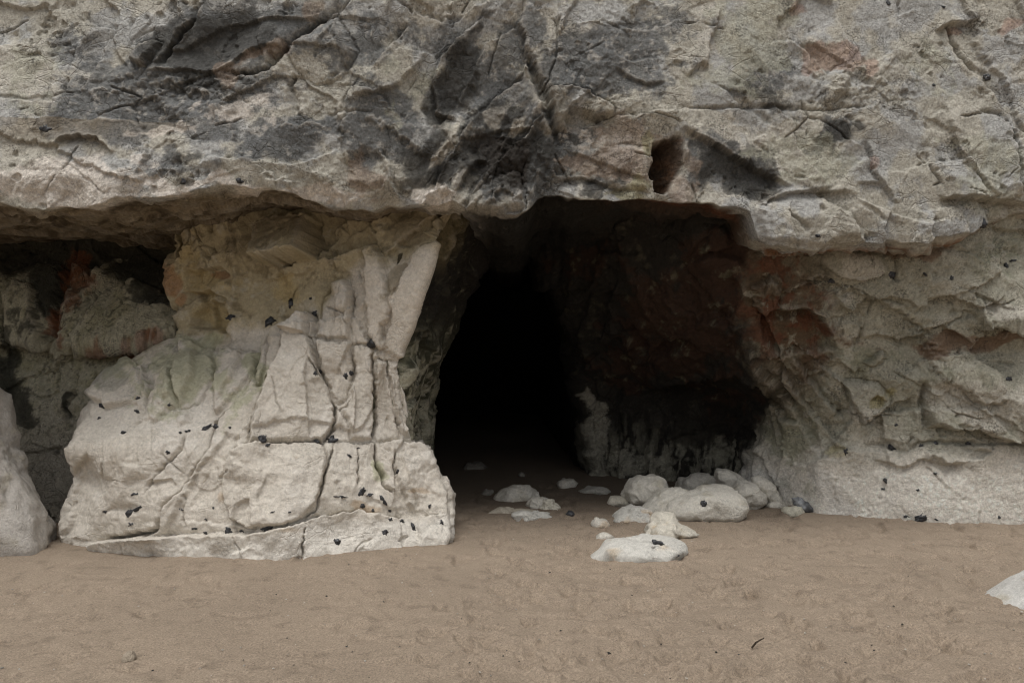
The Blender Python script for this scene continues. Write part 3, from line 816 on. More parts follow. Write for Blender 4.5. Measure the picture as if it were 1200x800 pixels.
BLK = [
    [(215, 404), (248, 404), (250, 440), (236, 470), (214, 480), (206, 450)],
    [(253, 405), (296, 404), (297, 440), (272, 472), (254, 490), (250, 445)],
    [(300, 402), (314, 386), (332, 376), (340, 390), (326, 425), (304, 452), (298, 440)],
    [(342, 372), (350, 364), (362, 364), (371, 380), (369, 396), (342, 398)],
    [(374, 348), (386, 332), (404, 327), (411, 345), (411, 398), (374, 399)],
    [(374, 402), (411, 401), (415, 440), (408, 468), (396, 476), (384, 450), (376, 436)],
    [(415, 404), (436, 404), (439, 470), (437, 514), (412, 515), (400, 484), (412, 470)],
    [(440, 420), (453, 424), (462, 480), (468, 514), (440, 515)],
    [(98, 464), (115, 437), (148, 424), (168, 436), (170, 470), (128, 478)],
    [(182, 440), (204, 436), (210, 478), (184, 500), (176, 480)],
]
P_STROKES = [
    ('edge', [(232, 402), (228, 440), (214, 478)], .03, 24, .03, 10),
    ('edge', [(282, 400), (276, 436), (256, 476)], .035, 30, .03, 12),
    ('edge', [(410, 345), (412, 400), (396, 440)], .04, 26, .03, 14),
    ('edge', [(412, 436), (418, 470), (412, 514)], .035, 22, .03, 14),
    ('edge', [(456, 420), (464, 470), (474, 512)], .03, 18, .03, 10),
    ('edge', [(300, 330), (318, 322), (352, 318), (372, 306)], -.04, 20, -.01, 8),
    # the tall triangular block and its neighbours
    ('poly', [(352, 366), (364, 372), (366, 400), (372, 430), (384, 452), (394, 480), (388, 506), (376, 519), (292, 522), (300, 480), (320, 432), (340, 392)], .085, 3, .0004, -.0003, .04),
    ('edge', [(361, 425), (360, 462), (361, 516)], .035, 26, .03, 40),
    ('crack', [(360, 420), (378, 446), (394, 480), (390, 505), (378, 519)], 0.075, 1.43),
    ('edge', [(270, 560), (278, 530), (300, 480), (322, 430), (342, 386), (352, 364)], .07, 36, .05, 18),
    ('crack', [(280, 525), (310, 521), (345, 519), (378, 519), (392, 516), (430, 518), (488, 514)], 0.042, 1.35),
    ('edge', [(276, 526), (320, 522), (378, 520)], .06, 60, .02, 10),
    ('edge', [(440, 520), (470, 517), (490, 518), (512, 540)], .07, 50, .03, 10),
    ('poly', [(264, 560), (276, 530), (300, 524), (378, 522), (384, 545), (376, 570), (372, 590), (356, 606), (330, 617), (292, 619), (272, 611), (264, 590)], .045, 4, 0, .0003, .03),
    ('crack', [(392, 520), (384, 545), (377, 570), (374, 592), (352, 612)], 0.065, 1.43),
    ('crack', [(419, 520), (420, 545), (419, 572)], 0.054, 1.35),
    ('crack', [(438, 518), (444, 548), (452, 566), (462, 580)], 0.097, 2.01),
    ('crack', [(463, 526), (464, 545), (466, 556)], 0.076, 1.56),
    ('edge', [(463, 525), (466, 556), (480, 585), (494, 600)], -.04, 24, -.03, 20),
    ('crack', [(378, 604), (419, 596), (452, 602), (493, 604), (522, 600)], 0.043, 1.35),
    ('edge', [(150, 628), (190, 628), (250, 626), (307, 624), (351, 614), (378, 604), (420, 597), (470, 603), (524, 602)], .06, 28, .04, 8),
    ('edge', [(106, 640), (130, 632), (160, 630), (215, 627)], .16, 30, .05, 6),
    ('crack', [(356, 618), (354, 635), (355, 655)], 0.065, 1.35),
    ('crack', [(164, 630), (158, 645), (154, 655)], 0.022, 1.35),
    ('crack', [(412, 655), (420, 640), (440, 630)], 0.022, 1.35),
    # the big left block
    ('crack', [(278, 470), (253, 498), (249, 520), (233, 548), (217, 575), (197, 596), (187, 619), (168, 625), (112, 634)], 0.141, 2.23),
    ('edge', [(258, 495), (250, 520), (234, 548), (217, 575), (198, 597), (188, 618)], -.05, 16, -.02, 18),
    ('crack', [(177, 583), (190, 552), (214, 527), (223, 508)], 0.054, 1.35),
    ('edge', [(76, 530), (102, 519), (128, 521), (155, 517), (172, 500), (178, 478)], .07, 40, .0, 8),
    ('edge', [(82, 558), (96, 540), (110, 530)], -.06, 20, .0, 10),
    ('edge', [(97, 464), (115, 437), (148, 422), (170, 434), (178, 470)], .05, 30, .03, 10),
    ('crack', [(178, 438), (178, 466), (172, 490)], 0.042, 1.35),
    ('edge', [(180, 466), (196, 462), (200, 440)], .03, 14, .02, 8),
    ('poly', [(207, 484), (222, 484), (226, 498), (212, 506)], .04, 5, 0, 0, .015),
    ('crack', [(128, 525), (130, 545), (126, 560)], 0.033, 1.35),
    ('blob', 170, 560, 60, 40, 20, .05),
    ('blob', 110, 560, 16, 30, 10, -.05),
    ('edge', [(180, 565), (200, 560), (212, 570)], -.04, 16, 0, 8),
    ('crack', [(220, 575), (219, 600), (220, 622)], 0.038, 1.35),
    ('blob', 155, 596, 18, 6, 0, -.04),
    # ribs above
    ('crack', [(300, 400), (298, 430), (282, 455), (262, 482)], 0.059, 1.79),
    ('crack', [(316, 388), (312, 410), (308, 440), (300, 455)], 0.059, 1.79),
    ('edge', [(252, 405), (296, 404), (297, 432)], -.02, 30, .04, 10),
    ('edge', [(314, 404), (316, 384), (330, 374), (342, 380)], .05, 18, .03, 8),
    ('edge', [(340, 398), (343, 370), (350, 363), (362, 366), (370, 380)], .08, 22, .05, 8),
    ('crack', [(372, 382), (371, 400), (374, 420)], 0.050, 1.35),
    ('crack', [(340, 396), (366, 397), (394, 398)], 0.038, 1.35),
    ('edge', [(384, 345), (386, 330), (404, 326), (410, 340), (408, 372)], .06, 20, .04, 8),
    ('edge', [(376, 445), (394, 480), (389, 505)], -.07, 16, -.02, 8),
    ('crack', [(436, 410), (437, 440), (440, 475), (438, 515)], 0.075, 2.01),
    ('blob', 416, 434, 14, 8, -70, -.05),
    ('blob', 448, 470, 7, 34, 5, -.03),
    ('poly', [(454, 424), (466, 424), (472, 470), (482, 508), (470, 510), (460, 480)], .05, 5, 0, 0, .02),
    # hanging slabs under the lip
    ('poly', [(308, 262), (330, 258), (368, 252), (370, 303), (340, 307), (310, 310)], .26, 3, .0008, .0045, .02),
    ('edge', [(440, 285), (420, 291), (395, 299), (370, 304)], -.12, 20, -.06, 9),
    ('crack', [(369, 252), (370, 280), (369, 303)], 0.042, 1.35),
    ('poly', [(425, 294), (438, 284), (450, 302), (457, 345), (457, 372), (448, 382), (452, 408), (444, 412), (430, 392), (426, 340)], .07, 5, .0008, 0, .025),
    ('poly', [(560, 284), (535, 330), (520, 368), (515, 385), (500, 424), (466, 418), (446, 410), (456, 380), (462, 345), (474, 312), (492, 287), (511, 282)], .05, 3, .0006, 0, .012),
    ('edge', [(452, 300), (470, 280), (490, 268), (505, 255)], -.06, 20, -.03, 16),
    ('blob', 468, 300, 10, 26, 30, -.04),
    ('crack', [(400, 332), (395, 360), (392, 385)], 0.029, 1.35),
    # yellow scoop and ledges at the alcove corner
    ('poly', [(222, 386), (228, 362), (244, 350), (262, 355), (270, 372), (262, 388)], -.14, 6, 0, .0008, 0),
    ('edge', [(212, 346), (232, 342), (252, 339), (268, 352)], -.10, 14, -.02, 8),
    ('edge', [(216, 320), (236, 316), (262, 314), (270, 322)], -.10, 18, -.02, 8),
    ('crack', [(270, 262), (272, 290), (266, 310)], 0.025, 1.35),
    ('crack', [(222, 300), (246, 288), (262, 300)], 0.025, 1.35),
    ('poly', [(198, 272), (210, 270), (212, 300), (204, 303), (199, 294)], -.08, 4, 0, 0, 0),
    ('blob', 320, 340, 34, 26, 30, -.05),
]
for k_, (b_, h_) in enumerate(zip(BLK, (.02, .03, .03, .05, .03, .02, .03, .012, .03, .02))):
    P_STROKES.append(('poly', b_, h_, 1.5, .0009 * ((k_ * 37 % 5) - 2), .0005 * ((k_ * 53 % 5) - 2), .035))

def pillar_disp(P, wx, wy, px, py):
    R = np.interp(py, [230, 287, 330, 367, 415, 480, 523, 655], [540, 510, 496, 485, 468, 479, 494, 520])
    up = 1 - sst(340, 430, py)
    d, e1, e2, e3, _ = rock_noise(P, 501, .045, .026, .009, .034, 78, 2.0, .9, .3)
    D = d * (.85 + .7 * up) + up * (.03 * plin(rot(P, 15, 1.5), 4.5, 525) + .014 * plin(rot(P, 70, 1.4), 10, 526)) + .004 * plin(P, 24, 524) * (.5 + up)
    D += .012 * plin(rot(P, 75, 1.6), 9, 528) + .005 * plin(P, 19, 529)
    D += .03 * plin(rot(P + .012 * fbm(P, 9, 521, 3)[:, None], 80, 3.4), 5.5, 522) * sst(390, 430, py) * (1 - sst(490, 540, py)) * sst(0, 50, R - px)
    D += (.040 * plin(rot(P + .012 * fbm(P, 9, 521, 3)[:, None], 50, 1.5), 3.0, 523) + .014 * plin(rot(P, 10, 1.3), 7.5, 527)) * sst(500, 540, py)
    for q_ in (P_REGIONS[-3][1], P_REGIONS[-2][1], P_REGIONS[-1][1]):        # the hanging slabs are flat-faced
        D *= 1 - .7 * sst(-2, 4, inside_dist(wx, wy, q_))
    D += .02 * fbm(P, 1.6, 531, 3) + .005 * fbm(P, 6, 532, 4) + .003 * ridge(P, 22, 533, 3) + .0035 * fbm(P, 26, 534, 3, .65)
    return sculpt(wx, wy, P_STROKES, D)

def pillar_colour(P, wx, wy, px, py, D):
    n = len(P)
    b = fbm(P, 6, 602, 5, .6); a = fbm(P, 1.6, 601, 4); g = fbm(P, 24, 603, 4, .65)
    c = np.tile(np.array((.63, .578, .50), F32), (n, 1))
    c = mix(c, (.70, .655, .585), sst(0, .4, a + .4 * b) * .6)
    # yellow-brown clayey chalk above the pale zone
    line = np.interp(px, [150, 215, 250, 280, 300, 318, 330, 345, 362, 372, 385, 405, 430, 455, 475, 490, 512, 545], [430, 402, 402, 385, 380, 388, 378, 364, 364, 378, 350, 318, 298, 305, 306, 288, 286, 330])
    yel = 1 - sst(-16, 12, py + 14 * b + 10 * a - line)
    c = mix(c, (.40, .34, .215), yel * .92)
    c = mix(c, (.22, .18, .11), yel * sst(.08, .3, fbm(P, 7, 617, 6, .65)) * .75)
    c = mix(c, (.50, .46, .37), yel * sst(.15, .35, fbm(P, 5, 618, 6, .65)) * .6)
    yb = chips(P, px, py, [(245, 370, 24, 18, 0, 1), (240, 330, 40, 22, 0, .9), (330, 335, 30, 22, 20, .8), (225, 290, 26, 20, 0, .8), (270, 385, 40, 16, 0, .8)], 611, 14)
    c = mix(c, (.50, .385, .18), yb * .5 * yel)
    bn = chips(P, px, py, [(340, 280, 34, 24, 0, .9), (290, 280, 26, 30, 0, .6), (490, 268, 50, 20, -10, 1.0), (462, 325, 9, 36, 20, .8)], 612, 12)
    c = mix(c, (.24, .20, .13), bn * .8)
    ru = chips(P, px, py, [(205, 330, 9, 24, -10, 1), (212, 352, 8, 10, 0, .8), (258, 318, 16, 6, 0, .7)], 613, 6)
    c = mix(c, (.36, .17, .07), ru * .6)
    al = chips(P, px, py, [(220, 440, 60, 34, -20, .85), (300, 425, 14, 34, 10, .9), (280, 470, 14, 40, 30, .7), (150, 440, 40, 20, -20, .7), (445, 545, 8, 24, 0, .9), (190, 470, 40, 30, 0, .6), (262, 450, 20, 40, 20, .7), (235, 400, 30, 16, 0, .8)], 614, 18)
    c = mix(c, (.41, .405, .265), al * .75)
    dg = chips(P, px, py, [(130, 445, 34, 16, -30, .8), (210, 412, 14, 10, 0, .7)], 615, 12)
    c = mix(c, (.16, .165, .13), dg * .5)
    oc = chips(P, px, py, [(430, 590, 30, 6, 8, .8), (480, 575, 30, 4, 5, .7), (330, 620, 34, 5, 0, .7), (265, 585, 8, 12, 0, .5), (340, 545, 20, 12, 0, .4)], 616, 8)
    c = mix(c, (.47, .32, .18), oc * .5)
    wh = sst(0, 8, py - np.interp(px, [100, 190, 250, 307, 351, 378, 524], [634, 629, 627, 625, 616, 606, 604]))
    c = mix(c, (.70, .66, .59), wh * .7)
    dark = sst(.30, .5, g + .35 * b) * (.18 + .5 * yel)
    c = mix(c, (.16, .14, .11), dark * .5)
    # the flank facing the cave
    R = np.interp(py, [230, 287, 330, 367, 415, 480, 523, 655], [540, 510, 496, 485, 468, 479, 494, 520])
    c *= (1 + .13 * g + .08 * b + .14 * fbm(P, 60, 604, 3, .7))[:, None]
    return np.clip(c, .01, .75)
P_REGIONS = [('rock_block', b_) for b_ in BLK] + [
    ('rock_block', [(352, 366), (364, 372), (366, 400), (372, 430), (384, 452), (394, 480), (388, 506), (376, 519), (292, 522), (300, 480), (320, 432), (340, 392)]),
    ('rock_block', [(264, 560), (276, 530), (300, 524), (378, 522), (384, 545), (376, 570), (372, 590), (356, 606), (330, 617), (292, 619), (272, 611), (264, 590)]),
    ('rock_block', [(253, 498), (249, 520), (233, 548), (217, 575), (197, 596), (187, 619), (168, 625), (112, 634), (76, 640), (60, 560), (70, 530), (102, 519), (128, 521), (155, 517), (172, 500), (178, 478), (212, 480)]),
    ('rock_block', [(440, 520), (490, 516), (512, 540), (540, 580), (530, 602), (493, 604), (462, 600), (462, 580), (452, 566), (444, 548)]),
    ('rock_block', [(392, 520), (438, 518), (444, 548), (452, 566), (462, 580), (462, 601), (419, 596), (378, 604), (374, 592), (377, 570), (384, 545)]),
    ('base_slab', [(100, 700), (106, 640), (130, 632), (190, 628), (250, 626), (307, 624), (351, 614), (355, 700)]),
    ('base_slab', [(355, 700), (355, 614), (378, 604), (420, 597), (470, 603), (540, 602), (540, 700)]),
    ('rock_slab', [(308, 262), (330, 258), (368, 252), (370, 303), (340, 307), (310, 310)]),
    ('rock_slab', [(425, 294), (438, 284), (450, 302), (457, 345), (457, 372), (448, 382), (452, 408), (444, 412), (430, 392), (426, 340)]),
    ('rock_slab', [(560, 284), (535, 330), (520, 368), (515, 385), (500, 424), (466, 418), (446, 410), (456, 380), (462, 345), (474, 312), (492, 287), (511, 282)]),
]
finish(pillar(), lambda P, px, py: (['buttress'], np.zeros(len(P), int)), P_REGIONS, pillar_disp, pillar_colour, cliff, M_PALE)

# ---------------- alcove behind the buttress on the left
def alcove():
    zs = [2.95, 2.7, 2.4, 2.1, 1.8, 1.58, 1.46, 1.2, .8, .4, 0, -.3]
    xs = [-1250, -300, -120, -30, 30, 90, 150, 215, 300]
    dp = {2.95: [7.6] * 9, 2.7: [7.6, 7.6, 7.7, 7.8, 7.8, 7.85, 7.9, 7.9, 7.9], 2.4: [7.4, 7.4, 7.5, 7.6, 7.6, 7.7, 7.75, 7.8, 7.8], 2.1: [7.2, 7.2, 7.3, 7.35, 7.4, 7.45, 7.45, 7.5, 7.6],
          1.8: [7.1, 7.1, 7.2, 7.2, 7.25, 7.2, 7.2, 7.25, 7.4], 1.58: [7.1, 7.1, 7.15, 7.15, 7.2, 7.1, 7.1, 7.1, 7.2], 1.46: [7.2, 7.2, 7.25, 7.3, 7.35, 7.3, 7.3, 7.3, 7.3], 1.2: [7.2, 7.2, 7.25, 7.3, 7.35, 7.35, 7.3, 7.3, 7.3],
          .8: [7.15, 7.15, 7.2, 7.25, 7.3, 7.3, 7.3, 7.3, 7.3], .4: [7.1, 7.1, 7.1, 7.15, 7.2, 7.25, 7.3, 7.3, 7.3], 0: [7, 7, 7, 7.05, 7.1, 7.2, 7.2, 7.2, 7.2], -.3: [7] * 9}
    rows = []
    for i, z in enumerate(zs):
        rows.append((-z, [(x, 400 - (z - CAM_H) * FPX / d, d) for x, d in zip(xs, dp[z])]))
    return loft(rows, [20, 20, 30, 48, 48, 48, 50, 20], 340, 2, 1.6)
B_STROKES = [
    ('poly', [(88, 414), (82, 392), (100, 372), (120, 345), (160, 330), (205, 345), (218, 380), (214, 400), (170, 408), (130, 412)], .07, 8, 0, .0004, .02),
    ('poly', [(4, 350), (20, 330), (40, 335), (52, 360), (58, 410), (30, 408), (6, 402)], .09, 8, 0, .0005, .03),
    ('edge', [(-10, 406), (20, 410), (56, 412), (90, 414), (130, 410), (214, 402)], -.05, 24, -.02, 12),
    ('crack', [(60, 412), (62, 380), (72, 340), (84, 300)], .12, 7),
    ('crack', [(40, 340), (50, 380), (58, 410)], .07, 4),
    ('crack', [(92, 455), (82, 480), (88, 505)], .08, 5),
    ('crack', [(30, 462), (60, 466), (76, 458)], .04, 2.5),
    ('crack', [(38, 520), (60, 527), (78, 524)], .03, 2.2),
    ('edge', [(62, 412), (96, 440), (100, 470)], -.06, 20, -.02, 14),
    ('blob', 30, 300, 50, 24, 0, -.10),
    ('blob', 170, 300, 40, 26, 0, -.08),
    ('edge', [(108, 330), (122, 316), (112, 300)], .05, 16, .05, 14),
    ('crack', [(150, 355), (170, 365), (200, 362)], .03, 3),
    ('poly', [(62, 590), (82, 600), (86, 640), (60, 640)], .16, 6, 0, 0, .03),
]
def alcove_disp(P, wx, wy, px, py):
    d, e1, e2, e3, _ = rock_noise(P, 701, .08, .04, .016, .03, 60, 1.6)
    D = d + .03 * fbm(P, 1.5, 711, 3) + .006 * fbm(P, 6, 712, 4) + .004 * fbm(P, 30, 713, 3, .65)
    return sculpt(wx, wy, B_STROKES, D)
def alcove_colour(P, wx, wy, px, py, D):
    n = len(P)
    a = fbm(P, 1.6, 801, 4); b = fbm(P, 6, 802, 5, .6); g = fbm(P, 22, 803, 4, .65)
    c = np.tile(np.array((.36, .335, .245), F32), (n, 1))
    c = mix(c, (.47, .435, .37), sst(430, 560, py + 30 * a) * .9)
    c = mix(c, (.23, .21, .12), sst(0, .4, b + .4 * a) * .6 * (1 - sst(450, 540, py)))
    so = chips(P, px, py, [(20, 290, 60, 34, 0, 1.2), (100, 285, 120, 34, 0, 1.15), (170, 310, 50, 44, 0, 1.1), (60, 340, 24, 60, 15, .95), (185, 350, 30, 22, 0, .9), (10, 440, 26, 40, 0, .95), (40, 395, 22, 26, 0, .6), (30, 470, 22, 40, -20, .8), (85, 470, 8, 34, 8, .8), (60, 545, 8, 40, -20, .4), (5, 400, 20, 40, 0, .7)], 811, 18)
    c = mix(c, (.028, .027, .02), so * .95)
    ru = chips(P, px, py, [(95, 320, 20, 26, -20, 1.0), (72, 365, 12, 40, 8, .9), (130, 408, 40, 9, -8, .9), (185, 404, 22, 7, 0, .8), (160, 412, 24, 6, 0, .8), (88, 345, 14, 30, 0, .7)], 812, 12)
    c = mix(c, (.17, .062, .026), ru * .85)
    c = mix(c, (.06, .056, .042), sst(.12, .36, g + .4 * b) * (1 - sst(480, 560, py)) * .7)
    c *= (1 + .26 * g + .16 * b + .3 * fbm(P, 55, 804, 3, .7))[:, None]
    return np.clip(c, .008, .7)
B_REGIONS = [('rock_block', B_STROKES[0][1]), ('rock_block', B_STROKES[1][1])]
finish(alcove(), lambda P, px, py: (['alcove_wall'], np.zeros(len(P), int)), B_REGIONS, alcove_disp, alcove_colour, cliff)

# ---------------- cave and right-hand wall in one run: left flank, tunnel, nose, red back wall, corner, outer wall
def cave():
    zs = [3.0, 2.75, 2.55, 2.3, 2.0, 1.75, 1.5, 1.25, 1.0, .75, .5, .25, 0, -.3]
    def I(z, zz, vv): return float(np.interp(z, zz, vv))
    rows = []
    for z in zs:
        def p(px, d): return (px, 400 - (z - CAM_H) * FPX / d, d)
        def w(x, d): return (600 + x * FPX / d, 400 - (z - CAM_H) * FPX / d, d)
        pts = []
        k1 = I(z, [0, .4, .8, 1.2, 1.6, 2.0, 2.3, 2.6, 3.0], [470, 474, 474, 470, 468, 486, 498, 516, 540])
        pts.append(p(k1 - 40, 6.75))
        pts.append(p(k1, 6.72))
        k3 = I(z, [0, .4, .8, 1.2, 1.6, 2.0, 2.3, 2.6, 3.0], [488, 492, 500, 511, 528, 546, 562, 592, 620])
        pts.append(p((k1 * .5 + k3 * .5), 7.5))
        pts.append(p(k3, 8.5))
        pts.append(w(-1.5, 10.2))
        pts.append(w(-2.6, 17.5))
        pts.append(w(.6, 18.0))
        pts.append(w(I(z, [0, 1.5, 2.3, 3], [.75, .7, .45, .2]), 11.6))
        nose = I(z, [0, .5, 1.0, 1.4, 1.8, 2.1, 2.4, 3], [692, 685, 673, 667, 660, 640, 620, 600])
        nd = I(z, [0, 1.0, 1.4, 1.8, 2.1, 2.4, 3], [9.5, 9.45, 9.3, 9.0, 8.75, 8.6, 8.6])
        pts.append(p(nose, nd + .25))
        pts.append(p(nose + 8, nd))
        pts.append(p(I(z, [0, 1, 2, 3], [765, 760, 750, 740]), I(z, [0, .6, 1.0, 1.3, 1.7, 2.0, 2.4, 3.0], [9.25, 9.35, 9.3, 8.9, 8.35, 8.0, 7.7, 7.4])))
        pts.append(p(I(z, [0, 1, 2, 3], [840, 845, 835, 820]), I(z, [0, .4, .8, 1.1, 1.3, 1.7, 2.0, 2.4, 3.0], [8.8, 8.95, 9.0, 8.8, 8.2, 7.75, 7.5, 7.15, 7.0])))
        pts.append(p(I(z, [0, .3, .6, .9, 1.15, 1.35, 1.7, 2, 2.4, 3], [882, 884, 898, 910, 912, 898, 888, 884, 888, 890]), I(z, [0, .4, .8, 1.1, 1.35, 1.7, 2, 2.4, 3], [8.05, 8.15, 8.15, 7.95, 7.5, 7.3, 7.15, 7.0, 6.9])))
        pts.append(p(I(z, [0, .6, 1.1, 1.6, 2.4], [912, 920, 925, 915, 915]), I(z, [0, .4, .8, 1.2, 1.6, 2, 2.4, 3], [7.85, 7.82, 7.75, 7.5, 7.3, 7.15, 7.0, 6.9])))
        pts.append(p(960, I(z, [0, .4, .8, 1.2, 1.6, 2, 2.3, 2.5, 3], [7.42, 7.45, 7.5, 7.4, 7.24, 7.1, 6.98, 7.0, 6.9])))
        pts.append(p(1080, I(z, [0, .4, .8, 1.0, 1.2, 1.6, 2, 2.3, 2.5, 3], [7.1, 7.14, 7.2, 7.2, 7.1, 7.12, 7.0, 6.9, 6.95, 6.85])))
        pts.append(p(1200, I(z, [0, .4, .8, .95, 1.2, 1.5, 1.7, 2, 2.4, 2.7, 3], [6.98, 7.02, 7.1, 7.0, 6.95, 7.02, 6.85, 6.82, 6.85, 6.85, 6.8])))
        pts.append(p(1480, I(z, [0, 1, 2, 3], [6.8, 6.85, 6.75, 6.7])))
        pts.append(p(2450, I(z, [0, 1, 2, 3], [6.8, 6.85, 6.75, 6.7])))
        rows.append((-z, pts))
    return loft(rows, [6, 44, 44, 14, 16, 12, 16, 14, 10, 66, 70, 56, 34, 46, 100, 100, 40, 30], 330, 2.2, 2.5)
D_STROKES = [
    # inside
    ('edge', [(560, 345), (600, 341), (650, 338), (700, 338), (742, 338)], -.10, 20, -.05, 16),
    ('edge', [(700, 292), (740, 290), (764, 291)], .04, 14, .02, 8),
    ('crack', [(655, 285), (652, 310), (650, 338)], .05, 3),
    ('edge', [(748, 372), (762, 400), (766, 420)], -.06, 20, -.05, 14),
    ('edge', [(766, 415), (800, 402), (815, 390)], .05, 12, .03, 10),
    ('crack', [(800, 300), (830, 340), (860, 380), (876, 396)], .05, 3.5),
    ('edge', [(820, 300), (842, 292), (866, 300), (874, 310)], .06, 16, .04, 8),
    ('poly', [(832, 262), (850, 262), (862, 285), (840, 294), (826, 290)], .05, 5, 0, 0, .02),
    ('edge', [(752, 450), (800, 440), (830, 438), (868, 430), (895, 440), (912, 462)], -.10, 40, -.07, 14),
    ('crack', [(730, 450), (722, 480), (728, 520)], .08, 5),
    ('crack', [(760, 500), (756, 530), (752, 558)], .09, 5),
    ('crack', [(790, 520), (784, 545), (780, 560)], .06, 4),
    ('crack', [(818, 520), (812, 545), (808, 560)], .06, 4),
    ('poly', [(728, 478), (738, 480), (740, 510), (730, 512), (726, 495)], .06, 4, 0, 0, .02),
    ('blob', 692, 530, 16, 30, 0, .06),
    # corner and red window
    ('poly', [(878, 372), (900, 362), (948, 360), (962, 372), (976, 400), (985, 412), (940, 416), (905, 418), (892, 402)], -.11, 8, 0, .001, 0),
    ('edge', [(876, 372), (900, 362), (948, 360), (964, 374), (986, 412)], -.03, 10, -.05, 10),
    ('poly', [(882, 330), (900, 322), (914, 336), (912, 360), (890, 366)], .05, 5, 0, 0, .02),
    ('edge', [(858, 310), (880, 345), (895, 370), (918, 425)], -.06, 20, -.05, 14),
    # outer wall: diagonal ridges falling to the right
    ('edge', [(880, 404), (894, 424), (910, 442), (926, 470), (944, 505), (960, 538)], .06, 16, .05, 10),
    ('edge', [(908, 422), (924, 442), (940, 470), (962, 498), (985, 520), (1004, 526)], .055, 16, .045, 10),
    ('edge', [(930, 420), (950, 446), (968, 470), (990, 494)], .07, 14, .06, 12),
    ('edge', [(955, 420), (975, 440), (996, 452)], .06, 14, .05, 12),
    ('crack', [(912, 425), (918, 450), (930, 480)], .07, 4),
    ('edge', [(914, 470), (920, 490), (938, 494)], .06, 16, .04, 8),
    ('poly', [(988, 450), (1000, 446), (1030, 450), (1046, 470), (1030, 488), (1012, 498), (1002, 480)], .08, 5, .0005, .0008, .03),
    ('poly', [(1018, 466), (1028, 460), (1044, 470), (1030, 475)], -.06, 4, 0, 0, 0),
    ('edge', [(1012, 500), (1030, 486), (1050, 474), (1070, 470)], -.06, 18, -.03, 10),
    ('edge', [(985, 423), (1000, 440), (1008, 434)], -.05, 12, -.04, 10),
    ('poly', [(1010, 428), (1036, 412), (1042, 420), (1024, 432)], .05, 4, 0, 0, .02),
    # ledges under the lip
    ('edge', [(1044, 308), (1030, 318), (1008, 326), (984, 322), (960, 308), (948, 300)], .05, 20, .04, 10),
    ('edge', [(1046, 342), (1028, 346), (1012, 350), (996, 366), (980, 348), (974, 340)], .06, 22, .05, 12),
    ('edge', [(1175, 346), (1158, 354), (1142, 359), (1130, 352), (1108, 344), (1088, 350), (1066, 362)], .045, 18, .04, 10),
    ('edge', [(1070, 358), (1062, 350), (1040, 344)], .03, 12, .03, 10),
    ('edge', [(1210, 384), (1180, 382), (1160, 378), (1148, 384)], .14, 24, .10, 14),
    ('blob', 1190, 368, 40, 10, -6, .08),
    ('edge', [(1140, 400), (1120, 388), (1098, 380), (1074, 392), (1050, 400)], .06, 18, .06, 12),
    ('blob', 1000, 306, 26, 10, 10, .06),
    ('crack', [(1010, 376), (1008, 396), (1000, 412)], .04, 3),
    ('crack', [(1046, 290), (1050, 310), (1046, 330)], .04, 3),
    ('blob', 1180, 312, 10, 12, 0, -.06),
    ('edge', [(1000, 398), (1030, 392), (1055, 400), (1075, 392)], -.05, 16, -.03, 12),
    # big slab low on the right
    ('poly', [(1086, 448), (1100, 438), (1150, 415), (1230, 410), (1230, 520), (1198, 517), (1168, 512), (1140, 499), (1112, 501), (1088, 500), (1084, 478)], .05, 7, 0, .0004, .0),
    ('edge', [(1230, 520), (1198, 517), (1168, 512), (1140, 499), (1112, 501), (1086, 499)], .08, 26, .07, 12),
    ('crack', [(1084, 500), (1081, 474), (1086, 450)], .09, 4),
    ('crack', [(1012, 522), (1040, 520), (1060, 530), (1075, 520), (1100, 517), (1160, 520), (1210, 518)], .06, 3),
    ('edge', [(1022, 540), (1060, 546), (1080, 538), (1112, 545), (1140, 540)], -.05, 16, -.02, 12),
    ('edge', [(1128, 540), (1150, 538), (1158, 528), (1140, 526)], .04, 10, .03, 8),
    ('edge', [(1090, 532), (1108, 545), (1128, 546)], -.05, 12, -.03, 10),
    ('edge', [(946, 545), (980, 530), (1010, 526), (1035, 530), (1060, 538)], .04, 30, .03, 16),
    ('crack', [(980, 558), (978, 580), (980, 602)], .02, 2.4),
    ('edge', [(880, 528), (898, 540), (906, 558), (912, 580)], -.05, 30, -.02, 14),
    ('crack', [(1070, 512), (1062, 524)], .04, 3),
]
def cave_disp(P, wx, wy, px, py):
    outer = sst(880, 925, px) * (P[:, 1] < 8.6)
    d1, a1, a2, a3, _ = rock_noise(P, 901, .10, .05, .02, .04, 70, 1.6)
    d2, b1, b2, b3, _ = rock_noise(P, 951, .075, .045, .02, .045, -42, 1.8)
    lowpale = sst(505, 560, py) * outer
    D = d1 * (1 - outer) + d2 * outer * (1 - .62 * lowpale)
    lf = (px < 570) & (P[:, 1] < 9)
    f, e, _ = facets(rot(P, 80, 4.0), 8, 961, .15, .9)
    D += np.where(lf, .06 * f, 0)
    vs = sst(490, 540, py) * (1 - outer) * (P[:, 1] > 7.7)
    f, e, _ = facets(rot(P, 84, 3.0), 6.5, 962, .15, .9)
    D += vs * .07 * f - vs * .03 * np.exp(-(e / .1) ** 2)
    D += (.012 * plin(rot(P + .012 * fbm(P, 9, 975, 3)[:, None], -40, 1.6), 7, 976) + .008 * plin(P, 18, 977) + .003 * plin(P, 48, 978)) * (1 - .6 * lowpale)
    D += .025 * fbm(P, 1.5, 971, 3) + .005 * fbm(P, 6, 972, 4) * (1 - .4 * lowpale) + .004 * ridge(P, 18, 973, 3) * (1 - .3 * lowpale) + .004 * fbm(P, 26, 974, 3, .65)
    D *= 1 - sst(10, 11.5, P[:, 1])
    return sculpt(wx, wy, D_STROKES, D)
